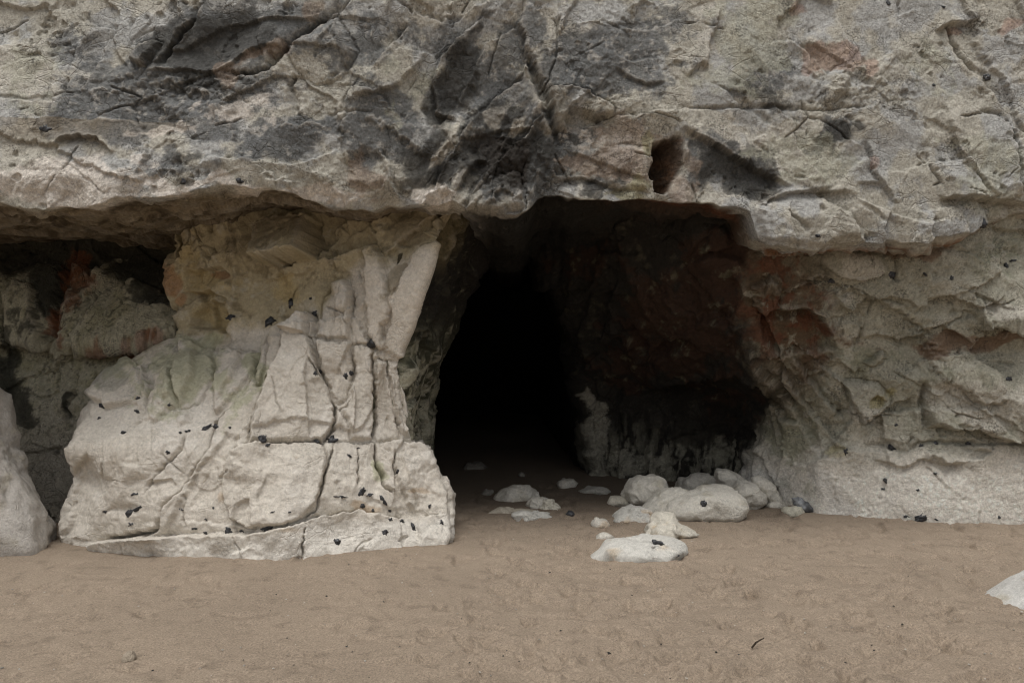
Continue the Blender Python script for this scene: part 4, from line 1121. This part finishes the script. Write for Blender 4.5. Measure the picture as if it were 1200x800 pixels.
def cave_colour(P, wx, wy, px, py, D):
    n = len(P)
    a = fbm(P, 1.6, 1001, 4); b = fbm(P, 6, 1002, 5, .6); g = fbm(P, 22, 1003, 4, .65)
    bl = np.interp(py, [240, 285, 330, 370, 420, 460, 500, 540, 600], [886, 890, 868, 872, 888, 912, 890, 872, 866])
    outer = sst(-12, 20, px - bl + 18 * a + 16 * b) * (P[:, 1] < 8.6)
    # inside: dark stain plus painted-in gloom, rust on the back wall, pale foot
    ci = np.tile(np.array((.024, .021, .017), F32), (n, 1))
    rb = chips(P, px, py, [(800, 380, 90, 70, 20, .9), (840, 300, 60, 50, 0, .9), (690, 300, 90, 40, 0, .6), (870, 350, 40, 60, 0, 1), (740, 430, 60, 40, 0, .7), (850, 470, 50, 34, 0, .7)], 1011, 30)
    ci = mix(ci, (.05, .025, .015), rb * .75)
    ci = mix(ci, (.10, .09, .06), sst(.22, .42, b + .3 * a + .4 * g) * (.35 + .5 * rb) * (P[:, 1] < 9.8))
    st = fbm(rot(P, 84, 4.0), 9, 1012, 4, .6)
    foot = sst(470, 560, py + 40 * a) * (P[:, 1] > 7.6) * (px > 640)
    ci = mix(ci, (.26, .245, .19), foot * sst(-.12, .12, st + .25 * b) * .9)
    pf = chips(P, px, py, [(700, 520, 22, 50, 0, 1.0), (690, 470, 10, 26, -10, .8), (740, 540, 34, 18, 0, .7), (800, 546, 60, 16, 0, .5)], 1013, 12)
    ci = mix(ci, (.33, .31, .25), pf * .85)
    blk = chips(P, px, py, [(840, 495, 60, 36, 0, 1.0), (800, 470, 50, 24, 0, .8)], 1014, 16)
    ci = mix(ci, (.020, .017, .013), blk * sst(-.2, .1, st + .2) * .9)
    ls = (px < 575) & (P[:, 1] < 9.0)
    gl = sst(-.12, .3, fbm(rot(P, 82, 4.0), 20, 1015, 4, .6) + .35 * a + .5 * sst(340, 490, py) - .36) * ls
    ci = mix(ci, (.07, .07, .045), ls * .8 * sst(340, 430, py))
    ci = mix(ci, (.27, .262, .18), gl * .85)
    ci = mix(ci, (.46, .44, .34), ls * sst(-.1, .12, fbm(rot(P, 80, 3.5), 16, 1016, 4, .6) + .2 * a) * sst(370, 425, py) * (1 - sst(10, 50, px - np.interp(py, [380, 415, 480, 523], [484, 470, 480, 494]))) * .85)  # paler strip along the mouth edge: daylight on the flank put into colour
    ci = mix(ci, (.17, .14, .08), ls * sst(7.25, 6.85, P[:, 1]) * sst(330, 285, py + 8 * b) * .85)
    ci = mix(ci, CAVE_DARK, sst(9.2, 10.2, P[:, 1]))  # tunnel blackened with depth, its shade painted into the colour
    # outside
    co = np.tile(np.array((.36, .345, .275), F32), (n, 1))
    co = mix(co, (.50, .47, .39), sst(-.1, .4, a + .5 * b) * .5)
    co = mix(co, (.20, .19, .135), sst(.05, .45, fbm(P, 3, 1021, 4) + .3 * g) * .6)
    pale = sst(500, 560, py + 26 * a + 12 * b)
    co = mix(co, (.69, .64, .565), pale * .95)
    ps = chips(P, px, py, [(1150, 470, 80, 34, 0, .9), (1000, 310, 36, 14, 0, .9), (1180, 362, 40, 12, 0, .8), (1015, 480, 26, 26, 0, .7), (940, 500, 14, 40, -30, .6), (985, 350, 26, 14, 0, .6)], 1022, 14)
    co = mix(co, (.52, .485, .42), ps * .7)
    ru = chips(P, px, py, [(1150, 402, 70, 14, -4, 1.1), (1100, 412, 34, 14, 0, .9), (930, 390, 44, 26, 0, 1.1), (930, 330, 34, 20, 0, .8), (1060, 298, 50, 8, 0, .9), (900, 350, 24, 30, 0, .9), (1100, 292, 24, 8, 0, .7), (950, 350, 20, 10, 0, .8), (1010, 405, 34, 6, 0, .5), (945, 428, 20, 12, 0, .7)], 1023, 14)
    co = mix(co, (.16, .085, .048), ru * .75)
    rr = chips(P, px, py, [(920, 388, 34, 20, 0, 1.1), (880, 310, 18, 40, -10, .9), (945, 338, 12, 8, 0, .9)], 1024, 8)
    co = mix(co, (.13, .05, .026), rr * .8)
    al = chips(P, px, py, [(930, 510, 34, 40, 0, .8), (1000, 420, 60, 30, 0, .6), (1120, 430, 60, 20, 0, .5), (1180, 300, 50, 40, 0, .6), (910, 470, 20, 30, 0, .7), (930, 560, 40, 20, 0, .5)], 1025, 18)
    co = mix(co, (.25, .25, .17), al * .65)
    yl = chips(P, px, py, [(1030, 466, 12, 8, 0, 1.1), (1044, 462, 8, 10, 0, .8), (978, 530, 14, 10, 0, .7)], 1026, 6)
    co = mix(co, (.34, .29, .13), yl * .7)
    co = mix(co, (.10, .095, .075), sst(.2, .44, g + .4 * b) * (1 - pale) * .6)
    co = mix(co, (.55, .535, .50), pale * sst(0, .4, fbm(P, 2.4, 1027, 3) - .002 * (px - 1000)) * .5)
    r2 = np.interp(py, [270, 300, 340, 372, 415, 440, 470, 500], [905, 950, 968, 962, 995, 960, 935, 905])
    tr = (1 - sst(-28, 28, px - r2 + 34 * a + 22 * b)) * sst(285, 300, py + 6 * b) * sst(530, 480, py)
    co = mix(co, (.105, .078, .048), tr * .82)
    rz = sst(-.02, .16, fbm(P, 3.3, 1031, 6, .62)) * (1 - sst(-10, 20, px - r2 + 20 * b)) * sst(440, 400, py + 10 * b) * sst(285, 300, py)
    co = mix(co, (.13, .048, .025), rz * .75)
    co = mix(co, (.27, .25, .19), sst(.2, .3, fbm(P, 8, 1032, 5, .65)) * tr * .7)
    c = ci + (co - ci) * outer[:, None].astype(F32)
    c *= (1 + .24 * g + .15 * b + .3 * fbm(P, 55, 1028, 3, .7))[:, None]
    c = np.clip(c, .006, .7)
    return np.concatenate([c, (1 - .85 * pale * outer)[:, None].astype(F32)], 1)
def cave_names(P, px, py):
    rid = np.where((px > 884) & (P[:, 1] < 8.4), 1, 0)
    return ['cave_wall', 'outer_wall'], rid
D_REGIONS = [
    ('rock_slab', [(1086, 448), (1100, 438), (1150, 415), (1230, 410), (1230, 520), (1198, 517), (1168, 512), (1140, 499), (1112, 501), (1088, 500), (1084, 478)]),
    ('rock_block', [(988, 450), (1000, 446), (1030, 450), (1046, 470), (1030, 488), (1012, 498), (1002, 480)]),
    ('rock_block', [(882, 330), (900, 322), (914, 336), (912, 360), (890, 366)]),
    ('rock_block', [(1010, 428), (1036, 412), (1042, 420), (1024, 432)]),
]
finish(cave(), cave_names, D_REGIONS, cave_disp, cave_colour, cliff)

# ---------------- unseen hull above and behind the cave, added to stop light leaking in
def headland_hull():
    prof = [(-13.5, -.5), (-13.4, 4), (-13.0, 10.9)] + [(x, 11.05) for x in np.linspace(-12.5, 12.5, 26)] + [(13.0, 10.9), (13.4, 4), (13.5, -.5)]
    ys = np.linspace(6.75, 46, 30)
    G = np.array([[(x, y, z + (0 if z < 5 else .02 * (y - 6.75) * (1 if abs(x) < 12.9 else .9))) for x, z in prof] for y in ys])
    G = np.concatenate([G, (G[-1] * np.array([0, 1, 0]) + np.array([0, 1.5, -.5]))[None]])
    P = G.reshape(-1, 3)
    P[:, 2] += np.where(P[:, 2] > 5, .25 * fbm(P, .4, 1301, 3) * sst(6.8, 9, P[:, 1]), 0)
    H, Wd = G.shape[:2]
    idx = np.arange(H * Wd).reshape(H, Wd)
    q = np.stack([idx[:-1, :-1], idx[:-1, 1:], idx[1:, 1:], idx[1:, :-1]], 2).reshape(-1, 4)
    o = mesh_obj('headland_light_block', P, q, np.tile(np.array((.10, .11, .05), F32), (len(P), 1)), M_ROCK)
    o['kind'] = 'structure'
    o['label'] = 'unseen hull behind the cliff face, added to keep light out of the cave'
headland_hull()

# ================================================================ the sand
def sand():
    xs = np.concatenate([-np.geomspace(5.6, 500, 40)[::-1], np.arange(-5.5, 5.51, .0105), np.geomspace(5.6, 500, 40)])
    py = np.concatenate([np.arange(830, 560, -1.25), np.arange(560, 490, -2.0)])
    yd = CAM_H * FPX / (py - 400)
    ys = np.concatenate([-np.geomspace(.2, 500, 40)[::-1], np.linspace(.2, yd[0], 60, endpoint=False), yd, np.linspace(yd[-1] + .3, 20, 12)])
    X, Y = np.meshgrid(xs, ys)
    P = np.stack([X.ravel(), Y.ravel(), np.zeros(X.size)], 1)
    near = (np.abs(P[:, 0]) < 5.6) & (P[:, 1] > 2) & (P[:, 1] < 18)
    z = np.zeros(len(P))
    Pn = P[near]
    h = .016 * fbm(Pn, 1.2, 1101, 3) + .015 * fbm(Pn, 4.0, 1102, 3) + .0045 * fbm(Pn, 10, 1103, 4, .6) + .0018 * fbm(Pn, 50, 1104, 2)
    rg = np.random.default_rng(5)
    for k in range(1400):
        y = 2.9 + 6.2 * rg.random() ** 1.15; x = rg.uniform(-.72, .72) * y
        if rg.random() < .35: x = rg.uniform(-.05, .72) * y
        a = rg.uniform(-.7, .7) + (math.pi / 2 if rg.random() < .35 else 0)
        L, Wd = rg.uniform(.05, .12), rg.uniform(.035, .065)
        amp = rg.uniform(.005, .030) * (1.2 if x > -.5 else .55)
        m = (np.abs(Pn[:, 0] - x) < .5) & (np.abs(Pn[:, 1] - y) < .5)
        dx, dy = Pn[m, 0] - x, Pn[m, 1] - y
        u, v = (dx * math.cos(a) + dy * math.sin(a)) / L, (-dx * math.sin(a) + dy * math.cos(a)) / Wd
        wob = 1 + .22 * np.sin(3 * np.arctan2(v, u) + k) + .12 * np.sin(7 * np.arctan2(v, u) + 2 * k)
        r = np.sqrt(u * u + v * v) / wob
        # steep wall away from the sea, soft on the near side; a pushed-up rim
        sharp = np.where(dy > 0, 4.5, 2.2)
        h[m] += amp * (-np.exp(-(r ** sharp)) + .5 * np.exp(-((r - 1.35) / .3) ** 2) * (.5 + .5 * np.sin(np.arctan2(v, u) + k)))
    z[near] = h * (1 - .6 * sst(7.6, 9, Pn[:, 1]))
    P[:, 2] = z
    c = np.tile(np.array((.385, .306, .230), F32), (len(P), 1))
    g = fbm(P, 30, 1111, 4, .7); b = fbm(P, 1.6, 1112, 4)
    m2 = fbm(P, 7, 1113, 4, .6)
    c *= (1 + .10 * g + .12 * b)[:, None]
    c = mix(c, (.235, .185, .138), sst(.12, .4, m2) * .5)
    cave_sand = sst(6.6, 8.2, P[:, 1] + .6 * b) * (np.abs(P[:, 0] - .4) < 2.2)
    c = mix(c, (.16, .125, .092), cave_sand * .8)                 # sand darker towards the back of the cave
    H, Wd = X.shape
    idx = np.arange(H * Wd).reshape(H, Wd)
    q = np.stack([idx[:-1, :-1], idx[:-1, 1:], idx[1:, 1:], idx[1:, :-1]], 2).reshape(-1, 4)
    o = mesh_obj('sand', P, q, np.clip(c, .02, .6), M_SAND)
    o['kind'] = 'structure'
    o['label'] = 'pale brown beach sand with soft worn footprints'
    splat(P[near])
    return P[near]
SANDP = sand()

# ================================================================ boulders and stones
def ico(sub):
    bm = bmesh.new()
    bmesh.ops.create_icosphere(bm, subdivisions=sub, radius=1)
    v = np.array([x.co[:] for x in bm.verts]); f = np.array([[x.index for x in p.verts] for p in bm.faces])
    bm.free()
    return v, f
ICO = {k: ico(k) for k in (2, 3, 5, 6)}

def stone(outline, base_py, thick, seed, sub=5, tilt=0, rough=1.0, dcorr=0.0, tone=(.60, .565, .495), tint=(.42, .38, .30), tintm=-.16, box=.75):
    """outline: closed silhouette in photo pixels (counted along the stone's own distance); thick: half depth in metres"""
    o = np.array(outline, float)
    d = CAM_H * FPX / (base_py - 400) + thick * .75 + dcorr
    cx, cy = (o[:, 0].min() + o[:, 0].max()) / 2, (o[:, 1].min() + o[:, 1].max()) / 2
    s = d / FPX
    w = np.stack([(o[:, 0] - cx) * s, -(o[:, 1] - cy) * s], 1)
    th = np.arctan2(w[:, 1], w[:, 0]); r = np.hypot(w[:, 0], w[:, 1])
    # resample the outline densely along its sides
    pts = []
    for i in range(len(w)):
        a, b = w[i], w[(i + 1) % len(w)]
        for t in np.linspace(0, 1, 12, endpoint=False): pts.append(a + (b - a) * t)
    pts = np.array(pts)
    th = np.arctan2(pts[:, 1], pts[:, 0]); r = np.hypot(pts[:, 0], pts[:, 1])
    k = np.argsort(th); th, r = th[k], r[k]
    th = np.concatenate([th - 2 * np.pi, th, th + 2 * np.pi]); r = np.concatenate([r, r, r])
    grid = np.linspace(-np.pi, np.pi, 181)
    rr = np.interp(grid, th, r)
    rr = np.convolve(np.pad(rr[:-1], 4, mode='wrap'), np.ones(3) / 3, 'same')[4:-4]; rr = np.append(rr, rr[0])
    v, f = ICO[sub]
    ang = np.arctan2(v[:, 2], v[:, 0])
    R = np.interp(ang, grid, rr)
    cp = np.sqrt(v[:, 0] ** 2 + v[:, 2] ** 2)
    cp2 = cp ** box
    y = np.sign(v[:, 1]) * np.abs(v[:, 1]) ** .9 * thick
    P = np.stack([np.cos(ang) * R * cp2, y + tilt * np.sin(ang) * R * cp2, np.sin(ang) * R * cp2], 1)
    ctr = at(cx, cy, d)
    size = max(np.ptp(w[:, 0]), np.ptp(w[:, 1]))
    Q = P + ctr + seed * 3.1
    nrm = P / np.maximum(np.linalg.norm(P, axis=1, keepdims=True), 1e-6)
    b0_ = fbm(Q, 4 / size, seed + 9, 2)
    f1, e1, _ = facets(Q, 2.2 / size, seed, .12, 1.1)
    f2, e2, _ = facets(Q, 6.0 / size, seed + 1, .12, 1.2)
    f3, e3, _ = facets(Q, 15.0 / size, seed + 7, .2, 1.2)
    D = size * rough * (.06 * f1 + .03 * f2 + .012 * f3 + .03 * fbm(Q, 3 / size, seed + 2, 4) - .02 * np.exp(-(e2 / .05) ** 2) * sst(0, .3, b0_)) + .003 * ridge(Q, 30, seed + 3, 3) + .003 * fbm(Q, 40, seed + 8, 3)
    fa, ea, _ = facets(Q + .02 * fbm(Q, 8, seed + 10, 2)[:, None], 7, seed + 11, .08, 1.0)
    fb, eb, _ = facets(Q, 20, seed + 12, .12, 1.1)
    D += size * rough * .09 * plin(Q, 2.6 / size, seed + 14) + .02 * rough * plin(Q, 4.5, seed + 15) + .008 * plin(Q + .01 * fbm(Q, 12, seed + 17, 2)[:, None], 11, seed + 16)
    D += (.10 * plin(Q, 1.6, seed + 18) + .06 * plin(Q, 3.4, seed + 19) + .02 * plin(Q, 8, seed + 20)) * (sub == 6)
    pm = sst(-.05, .25, fbm(Q, 3, seed + 13, 2))
    D += .014 * fa * pm + .006 * fb * (.3 + pm)
    D = D - D.mean()
    P = P + nrm * D[:, None]
    g = fbm(Q, 26, seed + 4, 4, .65); b = fbm(Q, 7, seed + 5, 4)
    c = np.tile(np.array(tone, F32), (len(P), 1))
    if tint is not None:
        c = mix(c, tint, sst(-.05, .3, b + tintm) * .7)
    c *= (1 + .13 * g + .1 * b)[:, None]
    c = mix(c, (.2, .19, .17), sst(.45, .62, g) * .6)
    return P, f, np.clip(c, .01, .75), ctr

def boulder(label, outline, base_py, thick, seed, name='chalk_boulder', cat='boulder', group='chalk boulders at the cave mouth', flints=(), mat=None, **kw):
    P, f, c, ctr = stone(outline, base_py, thick, seed, **kw)
    W0 = P + ctr
    splat(W0)
    org = np.array([ctr[0], ctr[1], 0.0])
    o = mesh_obj(name, W0, f, c, mat or M_CHALK, None, org)
    o['_o'] = [float(x) for x in org]
    o['label'] = label; o['category'] = cat
    if group: o['group'] = group
    for (fx, fy, fw, fh) in flints:
        flint(fx, fy, fw, fh, o, out=.022)
    return o

_fs = [100]
def flint(px, py, w, h, parent, tone=(.028, .028, .03), out=0.0):
    """dark nodule half sunk in the chalk at its place on the surface"""
    _fs[0] += 1
    p = surf(px, py)
    s = p[1] / FPX
    v, f = ICO[3]
    sd = _fs[0]
    w, h = w * .85, h * .85
    P = v * np.array([w * s * .52, .008 + .12 * min(w, h) * s, h * s * .52])
    p = p + np.array([0, .006 - out, out * .5])
    ff, _, _ = facets(v + sd * 1.7, 1.6, sd, .1, 1.3)
    D = fbm(v + sd * 1.7, 1.1, sd, 3) * .75 + .55 * ff
    P = P * (1 + D)[:, None]
    a = math.radians((sd * 37) % 60 - 30)
    P = np.stack([P[:, 0] * math.cos(a) - P[:, 2] * math.sin(a), P[:, 1], P[:, 0] * math.sin(a) + P[:, 2] * math.cos(a)], 1)
    g = fbm(P + sd, 40, sd, 3)
    c = np.tile(np.array(tone, F32), (len(P), 1)) * (1 + .5 * g)[:, None]
    c = mix(c, (.22, .23, .25), sst(.25, .5, g) * .5)
    return mesh_obj('flint_nodule', P + p, f, np.clip(c, .005, .4), M_FLINT, parent, np.array(parent['_o']))

CL = {}
for o in cliff.children:
    CL.setdefault(o.name.split('.')[0], o); o['_o'] = [float(x) for x in cliff.location]
def fl(host, lst):
    for t in lst: flint(*t, CL[host])
fl('buttress', [(120, 475, 8, 6), (116, 490, 5, 4), (161, 466, 6, 5), (160, 482, 6, 4), (144, 507, 7, 4), (198, 474, 5, 5), (241, 502, 14, 6), (220, 505, 7, 3), (211, 507, 4, 3), (253, 500, 6, 7), (269, 501, 4, 3),
   (197, 530, 8, 5), (158, 579, 10, 4), (153, 602, 12, 9), (163, 595, 16, 5), (154, 614, 10, 4), (122, 599, 6, 4), (211, 597, 7, 4), (199, 614, 8, 9), (241, 608, 4, 3), (228, 619, 7, 3), (241, 624, 6, 4), (250, 595, 4, 3),
   (268, 622, 10, 8), (283, 622, 6, 6), (311, 619, 14, 9), (307, 515, 9, 11), (313, 522, 9, 4), (389, 516, 11, 11), (371, 517, 7, 4), (369, 438, 5, 6), (398, 582, 14, 3), (423, 577, 8, 16), (432, 580, 8, 5), (424, 592, 7, 6),
   (449, 586, 5, 12), (456, 598, 6, 5), (437, 598, 5, 4), (457, 609, 5, 5), (471, 610, 6, 4), (484, 618, 5, 11), (451, 624, 8, 6), (503, 594, 4, 6), (518, 613, 5, 6), (394, 635, 10, 8), (409, 534, 6, 3), (420, 525, 4, 3),
   (339, 600, 4, 3), (319, 600, 4, 3), (341, 356, 7, 10), (437, 402, 12, 11), (404, 440, 5, 8), (364, 350, 4, 4), (317, 377, 14, 8), (270, 372, 10, 6), (368, 368, 7, 8), (411, 437, 5, 7), (376, 435, 4, 5), (466, 552, 3, 7)])
fl('outer_wall', [(1046, 524, 10, 7), (991, 529, 6, 7), (1050, 498, 6, 3), (1097, 519, 5, 4), (1135, 520, 6, 4), (1080, 522, 5, 3), (1097, 555, 5, 3), (1038, 563, 4, 8), (1035, 573, 5, 4), (1076, 575, 4, 4), (1082, 606, 20, 8), (1063, 605, 7, 3),
   (1098, 609, 5, 2), (1171, 606, 4, 4), (1183, 444, 8, 5), (1045, 322, 8, 10), (976, 329, 10, 5), (1180, 312, 6, 8), (1190, 305, 10, 3), (1152, 262, 9, 12), (1084, 321, 7, 3), (1115, 326, 6, 5)])
fl('overhang', [(52, 150, 14, 9), (280, 212, 7, 8), (215, 211, 6, 9), (1157, 90, 7, 7), (1094, 100, 5, 4), (1105, 8, 8, 3), (1041, 4, 5, 8), (960, 276, 7, 5)])

# the leaning block at the left edge of the picture
boulder('tall pale chalk block half cut off by the left edge of the photo', [(-190, 480), (-130, 450), (-70, 436), (-34, 446), (-16, 466), (-8, 492), (6, 520), (26, 550), (40, 586), (58, 624), (62, 642), (40, 690), (-60, 700), (-190, 690)],
        652, .42, 11, group=None, flints=[(43, 616, 10, 4), (16, 592, 4, 2)], tone=(.50, .465, .42), sub=6, rough=.55, box=.6)

G = 'chalk boulders at the cave mouth'
boulder('big round white boulder at the left end of the heap', [(733, 575), (738, 563), (750, 557), (768, 557), (779, 564), (784, 580), (775, 596), (745, 594), (735, 588)], 596, .2, 21, rough=.7)
boulder('small grey-white stone tucked behind the left flank of the big round boulder', [(727, 580), (731, 573), (740, 573), (742, 590), (729, 590)], 590, .09, 22)
boulder('flat-topped pale boulder at the back middle of the heap', [(790, 574), (795, 560), (812, 557), (836, 559), (848, 566), (852, 578), (838, 588), (796, 586)], 586, .2, 23, rough=.7, dcorr=.2)
boulder('smooth long boulder leaning up from lower left beside the big front boulder', [(748, 598), (758, 585), (776, 576), (796, 571), (812, 576), (806, 588), (790, 602), (770, 606), (752, 602)], 604, .18, 24, rough=.6)
boulder('largest white boulder in front of the heap with a dark flint in its face', [(778, 600), (786, 588), (802, 578), (826, 571), (846, 571), (864, 577), (871, 588), (868, 602), (852, 611), (816, 613), (786, 610)], 611, .28, 25, flints=[(825, 591, 9, 7)], rough=.6)
boulder('pale boulder with tilted pointed top at the rear right of the heap', [(838, 560), (840, 550), (850, 549), (866, 557), (880, 566), (880, 580), (850, 578)], 588, .16, 26, rough=.7, dcorr=.0)
boulder('rounded white boulder right of the largest one', [(850, 576), (866, 564), (886, 566), (897, 578), (897, 590), (884, 597), (862, 598), (850, 594)], 597, .2, 27, rough=.6, dcorr=.0)
boulder('long narrow pale stone leaning against the cave corner', [(880, 560), (888, 557), (898, 561), (908, 574), (917, 584), (917, 592), (908, 593), (896, 586), (884, 574)], 592, .11, 28, rough=.6, dcorr=-.1)
boulder('low tan-white stone beside the foot of the leaning stone', [(896, 593), (900, 587), (912, 586), (921, 592), (918, 597), (898, 597)], 595, .09, 29, sub=3)
boulder('small flat cream stone in front of the speckled dark flint', [(914, 600), (920, 594), (936, 592), (942, 597), (940, 604), (918, 605)], 602, .1, 30, sub=3, tone=(.58, .55, .45))
boulder('dark grey flint stone with white speckles at the foot of the outer wall', [(928, 583), (936, 582), (946, 588), (951, 597), (944, 601), (932, 598)], 600, .08, 31, name='flint_stone', cat='stone', group=None, mat=M_FLINT, tone=(.10, .105, .11), tint=(.34, .35, .36), tintm=-.02)
boulder('domed grey-white boulder alone in the cave entrance shadow', [(579, 584), (588, 572), (602, 567), (618, 568), (630, 576), (633, 585), (620, 592), (588, 592)], 586, .2, 32, rough=.7)
boulder('pale lumpy stone touching the right foot of the domed boulder', [(616, 592), (622, 583), (636, 582), (646, 586), (648, 596), (620, 598)], 595, .12, 33)
boulder('small cream stone at the right end of the pair by the domed boulder', [(633, 595), (638, 587), (648, 586), (656, 594), (654, 600), (636, 600)], 597, .09, 34, tone=(.58, .54, .45))
boulder('thin broken chalk slab sunk in the sand with a brown stain', [(572, 601), (590, 595), (612, 596), (626, 599), (622, 606), (580, 606)], 601, .09, 35, cat='slab', tone=(.46, .41, .33))
boulder('flat chalk slab with jagged edge just right of the stained one', [(600, 603), (618, 599), (636, 601), (651, 606), (644, 612), (606, 610)], 608, .11, 36, cat='slab', tone=(.55, .53, .48))
boulder('smooth oval white stone further back in the dark cave', [(652, 565), (660, 560), (672, 561), (678, 567), (672, 572), (656, 572)], 571, .12, 37, sub=3)
boulder('low thin grey stone right of the oval white stone', [(677, 575), (690, 570), (704, 570), (716, 576), (706, 581), (680, 580)], 577.5, .12, 38, sub=3, tone=(.42, .40, .35))
boulder('low cream stone left of the big round boulder', [(712, 588), (716, 581), (730, 583), (742, 590), (738, 595), (716, 593)], 592, .1, 39, sub=3, tone=(.58, .54, .45))
boulder('white slab with orange-stained top in front of the smooth long boulder', [(719, 608), (730, 598), (742, 593), (758, 598), (771, 606), (760, 615), (728, 615)], 611, .18, 40, rough=1.1, tone=(.55, .53, .48), tint=(.50, .36, .22), tintm=-.12)
boulder('small brown-stained stone alone left of the yellowish boulder', [(692, 612), (698, 606), (708, 607), (714, 613), (710, 620), (694, 619)], 617, .08, 41, sub=3, tint=(.42, .29, .17), tintm=.0)
boulder('yellowish pointed boulder between the heap and the big flat slab', [(754, 628), (760, 614), (772, 606), (788, 606), (802, 618), (814, 624), (804, 631), (770, 636), (757, 634)], 631, .19, 42, rough=1.1, tone=(.58, .54, .46), tint=(.55, .43, .27), tintm=-.08)
boulder('large flat white slab nearest the camera in the middle with flints on top', [(690, 648), (702, 634), (722, 629), (756, 629), (786, 636), (800, 646), (806, 656), (780, 664), (710, 662), (692, 656)], 654, .26, 43, rough=.8, cat='slab', tone=(.57, .55, .50), flints=[(771, 638, 15, 8), (793, 652, 7, 4)], box=.6, tint=(.5, .4, .28), tintm=-.3)
boulder('thin chip of chalk behind the left end of the large flat slab', [(697, 630), (702, 624), (712, 624), (720, 629), (714, 634), (700, 634)], 632, .06, 44, sub=3)
boulder('white wedge of chalk cut off by the right edge of the photo', [(1149, 711), (1168, 699), (1186, 686), (1204, 676), (1240, 664), (1290, 684), (1300, 722), (1160, 720)], 711, .2, 45, group=None, flints=[(1181, 690, 8, 7)], tone=(.55, .535, .50), rough=.2, box=.5)
boulder('faint low stone far back in the darkest part of the cave', [(540, 549), (548, 543), (562, 542), (570, 548), (562, 553), (544, 553)], 550, .2, 46, sub=3, tone=(.22, .2, .17))
boulder('small grey stone half buried left of the domed boulder', [(563, 578), (568, 574), (577, 574), (579, 580), (566, 582)], 579, .08, 47, sub=3, tone=(.3, .28, .24))
boulder('tiny pale stone left of centre on the dark cave floor', [(607, 556), (611, 553), (616, 556), (614, 559), (608, 559)], 558.5, .05, 48, sub=3, tone=(.3, .28, .24))
boulder('dark flint lump lying on the sand between slab and boulder heap', [(663, 602), (666, 598), (671, 598), (674, 603), (668, 606)], 604, .05, 49, sub=3, name='flint_stone', cat='stone', group=None, mat=M_FLINT, tone=(.05, .05, .055))
boulder('round worn pebble with a pale ring lying low left on the sand', [(142, 772), (146, 765), (153, 763), (159, 769), (158, 778), (147, 779)], 776, .035, 50, sub=3, name='pebble', cat='pebble', group=None, tone=(.36, .30, .23))

# small bits scattered on the sand: dark flint chips, pale shell and chalk crumbs
rg = random.Random(4)
chip_v, chip_f = ICO[2]
def crumb_field(name, n, tone, seed, label):
    r = np.random.default_rng(seed)
    V, Fc, Cc = [], [], []
    for k in range(n):
        py = 620 + 178 * r.random() ** .8
        px = r.uniform(0, 1200)
        p = ground(px, py)
        j = np.argmin((SANDP[::1, 0] - p[0]) ** 2 + (SANDP[:, 1] - p[1]) ** 2) if False else None
        s = r.uniform(.0025, .006) * (1.5 if r.random() < .1 else 1)
        z = ZB[min(799, int(py)), min(1199, int(px))]
        if z < 90 and abs(z - p[1]) > .35: continue
        v = chip_v * np.array([s, s, s * .6]) * (1 + .35 * r.normal(size=(len(chip_v), 1)))
        V.append(v + p + np.array([0, 0, .002])); Fc.append(chip_f + len(chip_v) * (len(V) - 1)); Cc.append(np.tile(np.array(tone) * r.uniform(.6, 1.2), (len(v), 1)))
    o = mesh_obj(name, np.concatenate(V), np.concatenate(Fc), np.concatenate(Cc), M_CHALK)
    o['kind'] = 'stuff'; o['label'] = label
crumb_field('shell_grit', 150, (.5, .46, .4), 8, 'pale crumbs of chalk and shell scattered over the sand')
crumb_field('flint_grit', 60, (.06, .055, .05), 9, 'dark flint crumbs scattered over the sand')

# dry twig standing in the sand, right of the middle
tw = thing('twig', 'short dark forked twig poking out of the sand low right of centre', 'twig', tuple(ground(890, 756)))
def tube(pts, r0, r1):
    V, Fq = [], []
    for i, p in enumerate(pts):
        r = r0 + (r1 - r0) * i / (len(pts) - 1)
        for k in range(6):
            a = k * math.pi / 3
            V.append(np.array(p) + r * np.array([math.cos(a), math.sin(a) * .6, math.sin(a)]))
    for i in range(len(pts) - 1):
        for k in range(6):
            Fq.append([i * 6 + k, i * 6 + (k + 1) % 6, (i + 1) * 6 + (k + 1) % 6, (i + 1) * 6 + k])
    return np.array(V), np.array(Fq)
b0 = ground(888, 757)
for nm, pts in (('stem', [b0 + np.array([-.03, 0, -.005]), b0 + np.array([-.01, 0, .02]), b0 + np.array([.012, .01, .028]), b0 + np.array([.035, .01, .04])]),
                ('fork', [b0 + np.array([-.01, 0, .02]), b0 + np.array([-.02, -.02, .03])])):
    V, Fq = tube(pts, .005, .0025)
    mesh_obj(nm, V, Fq, np.tile(np.array((.06, .045, .03)), (len(V), 1)), M_CHALK, tw)
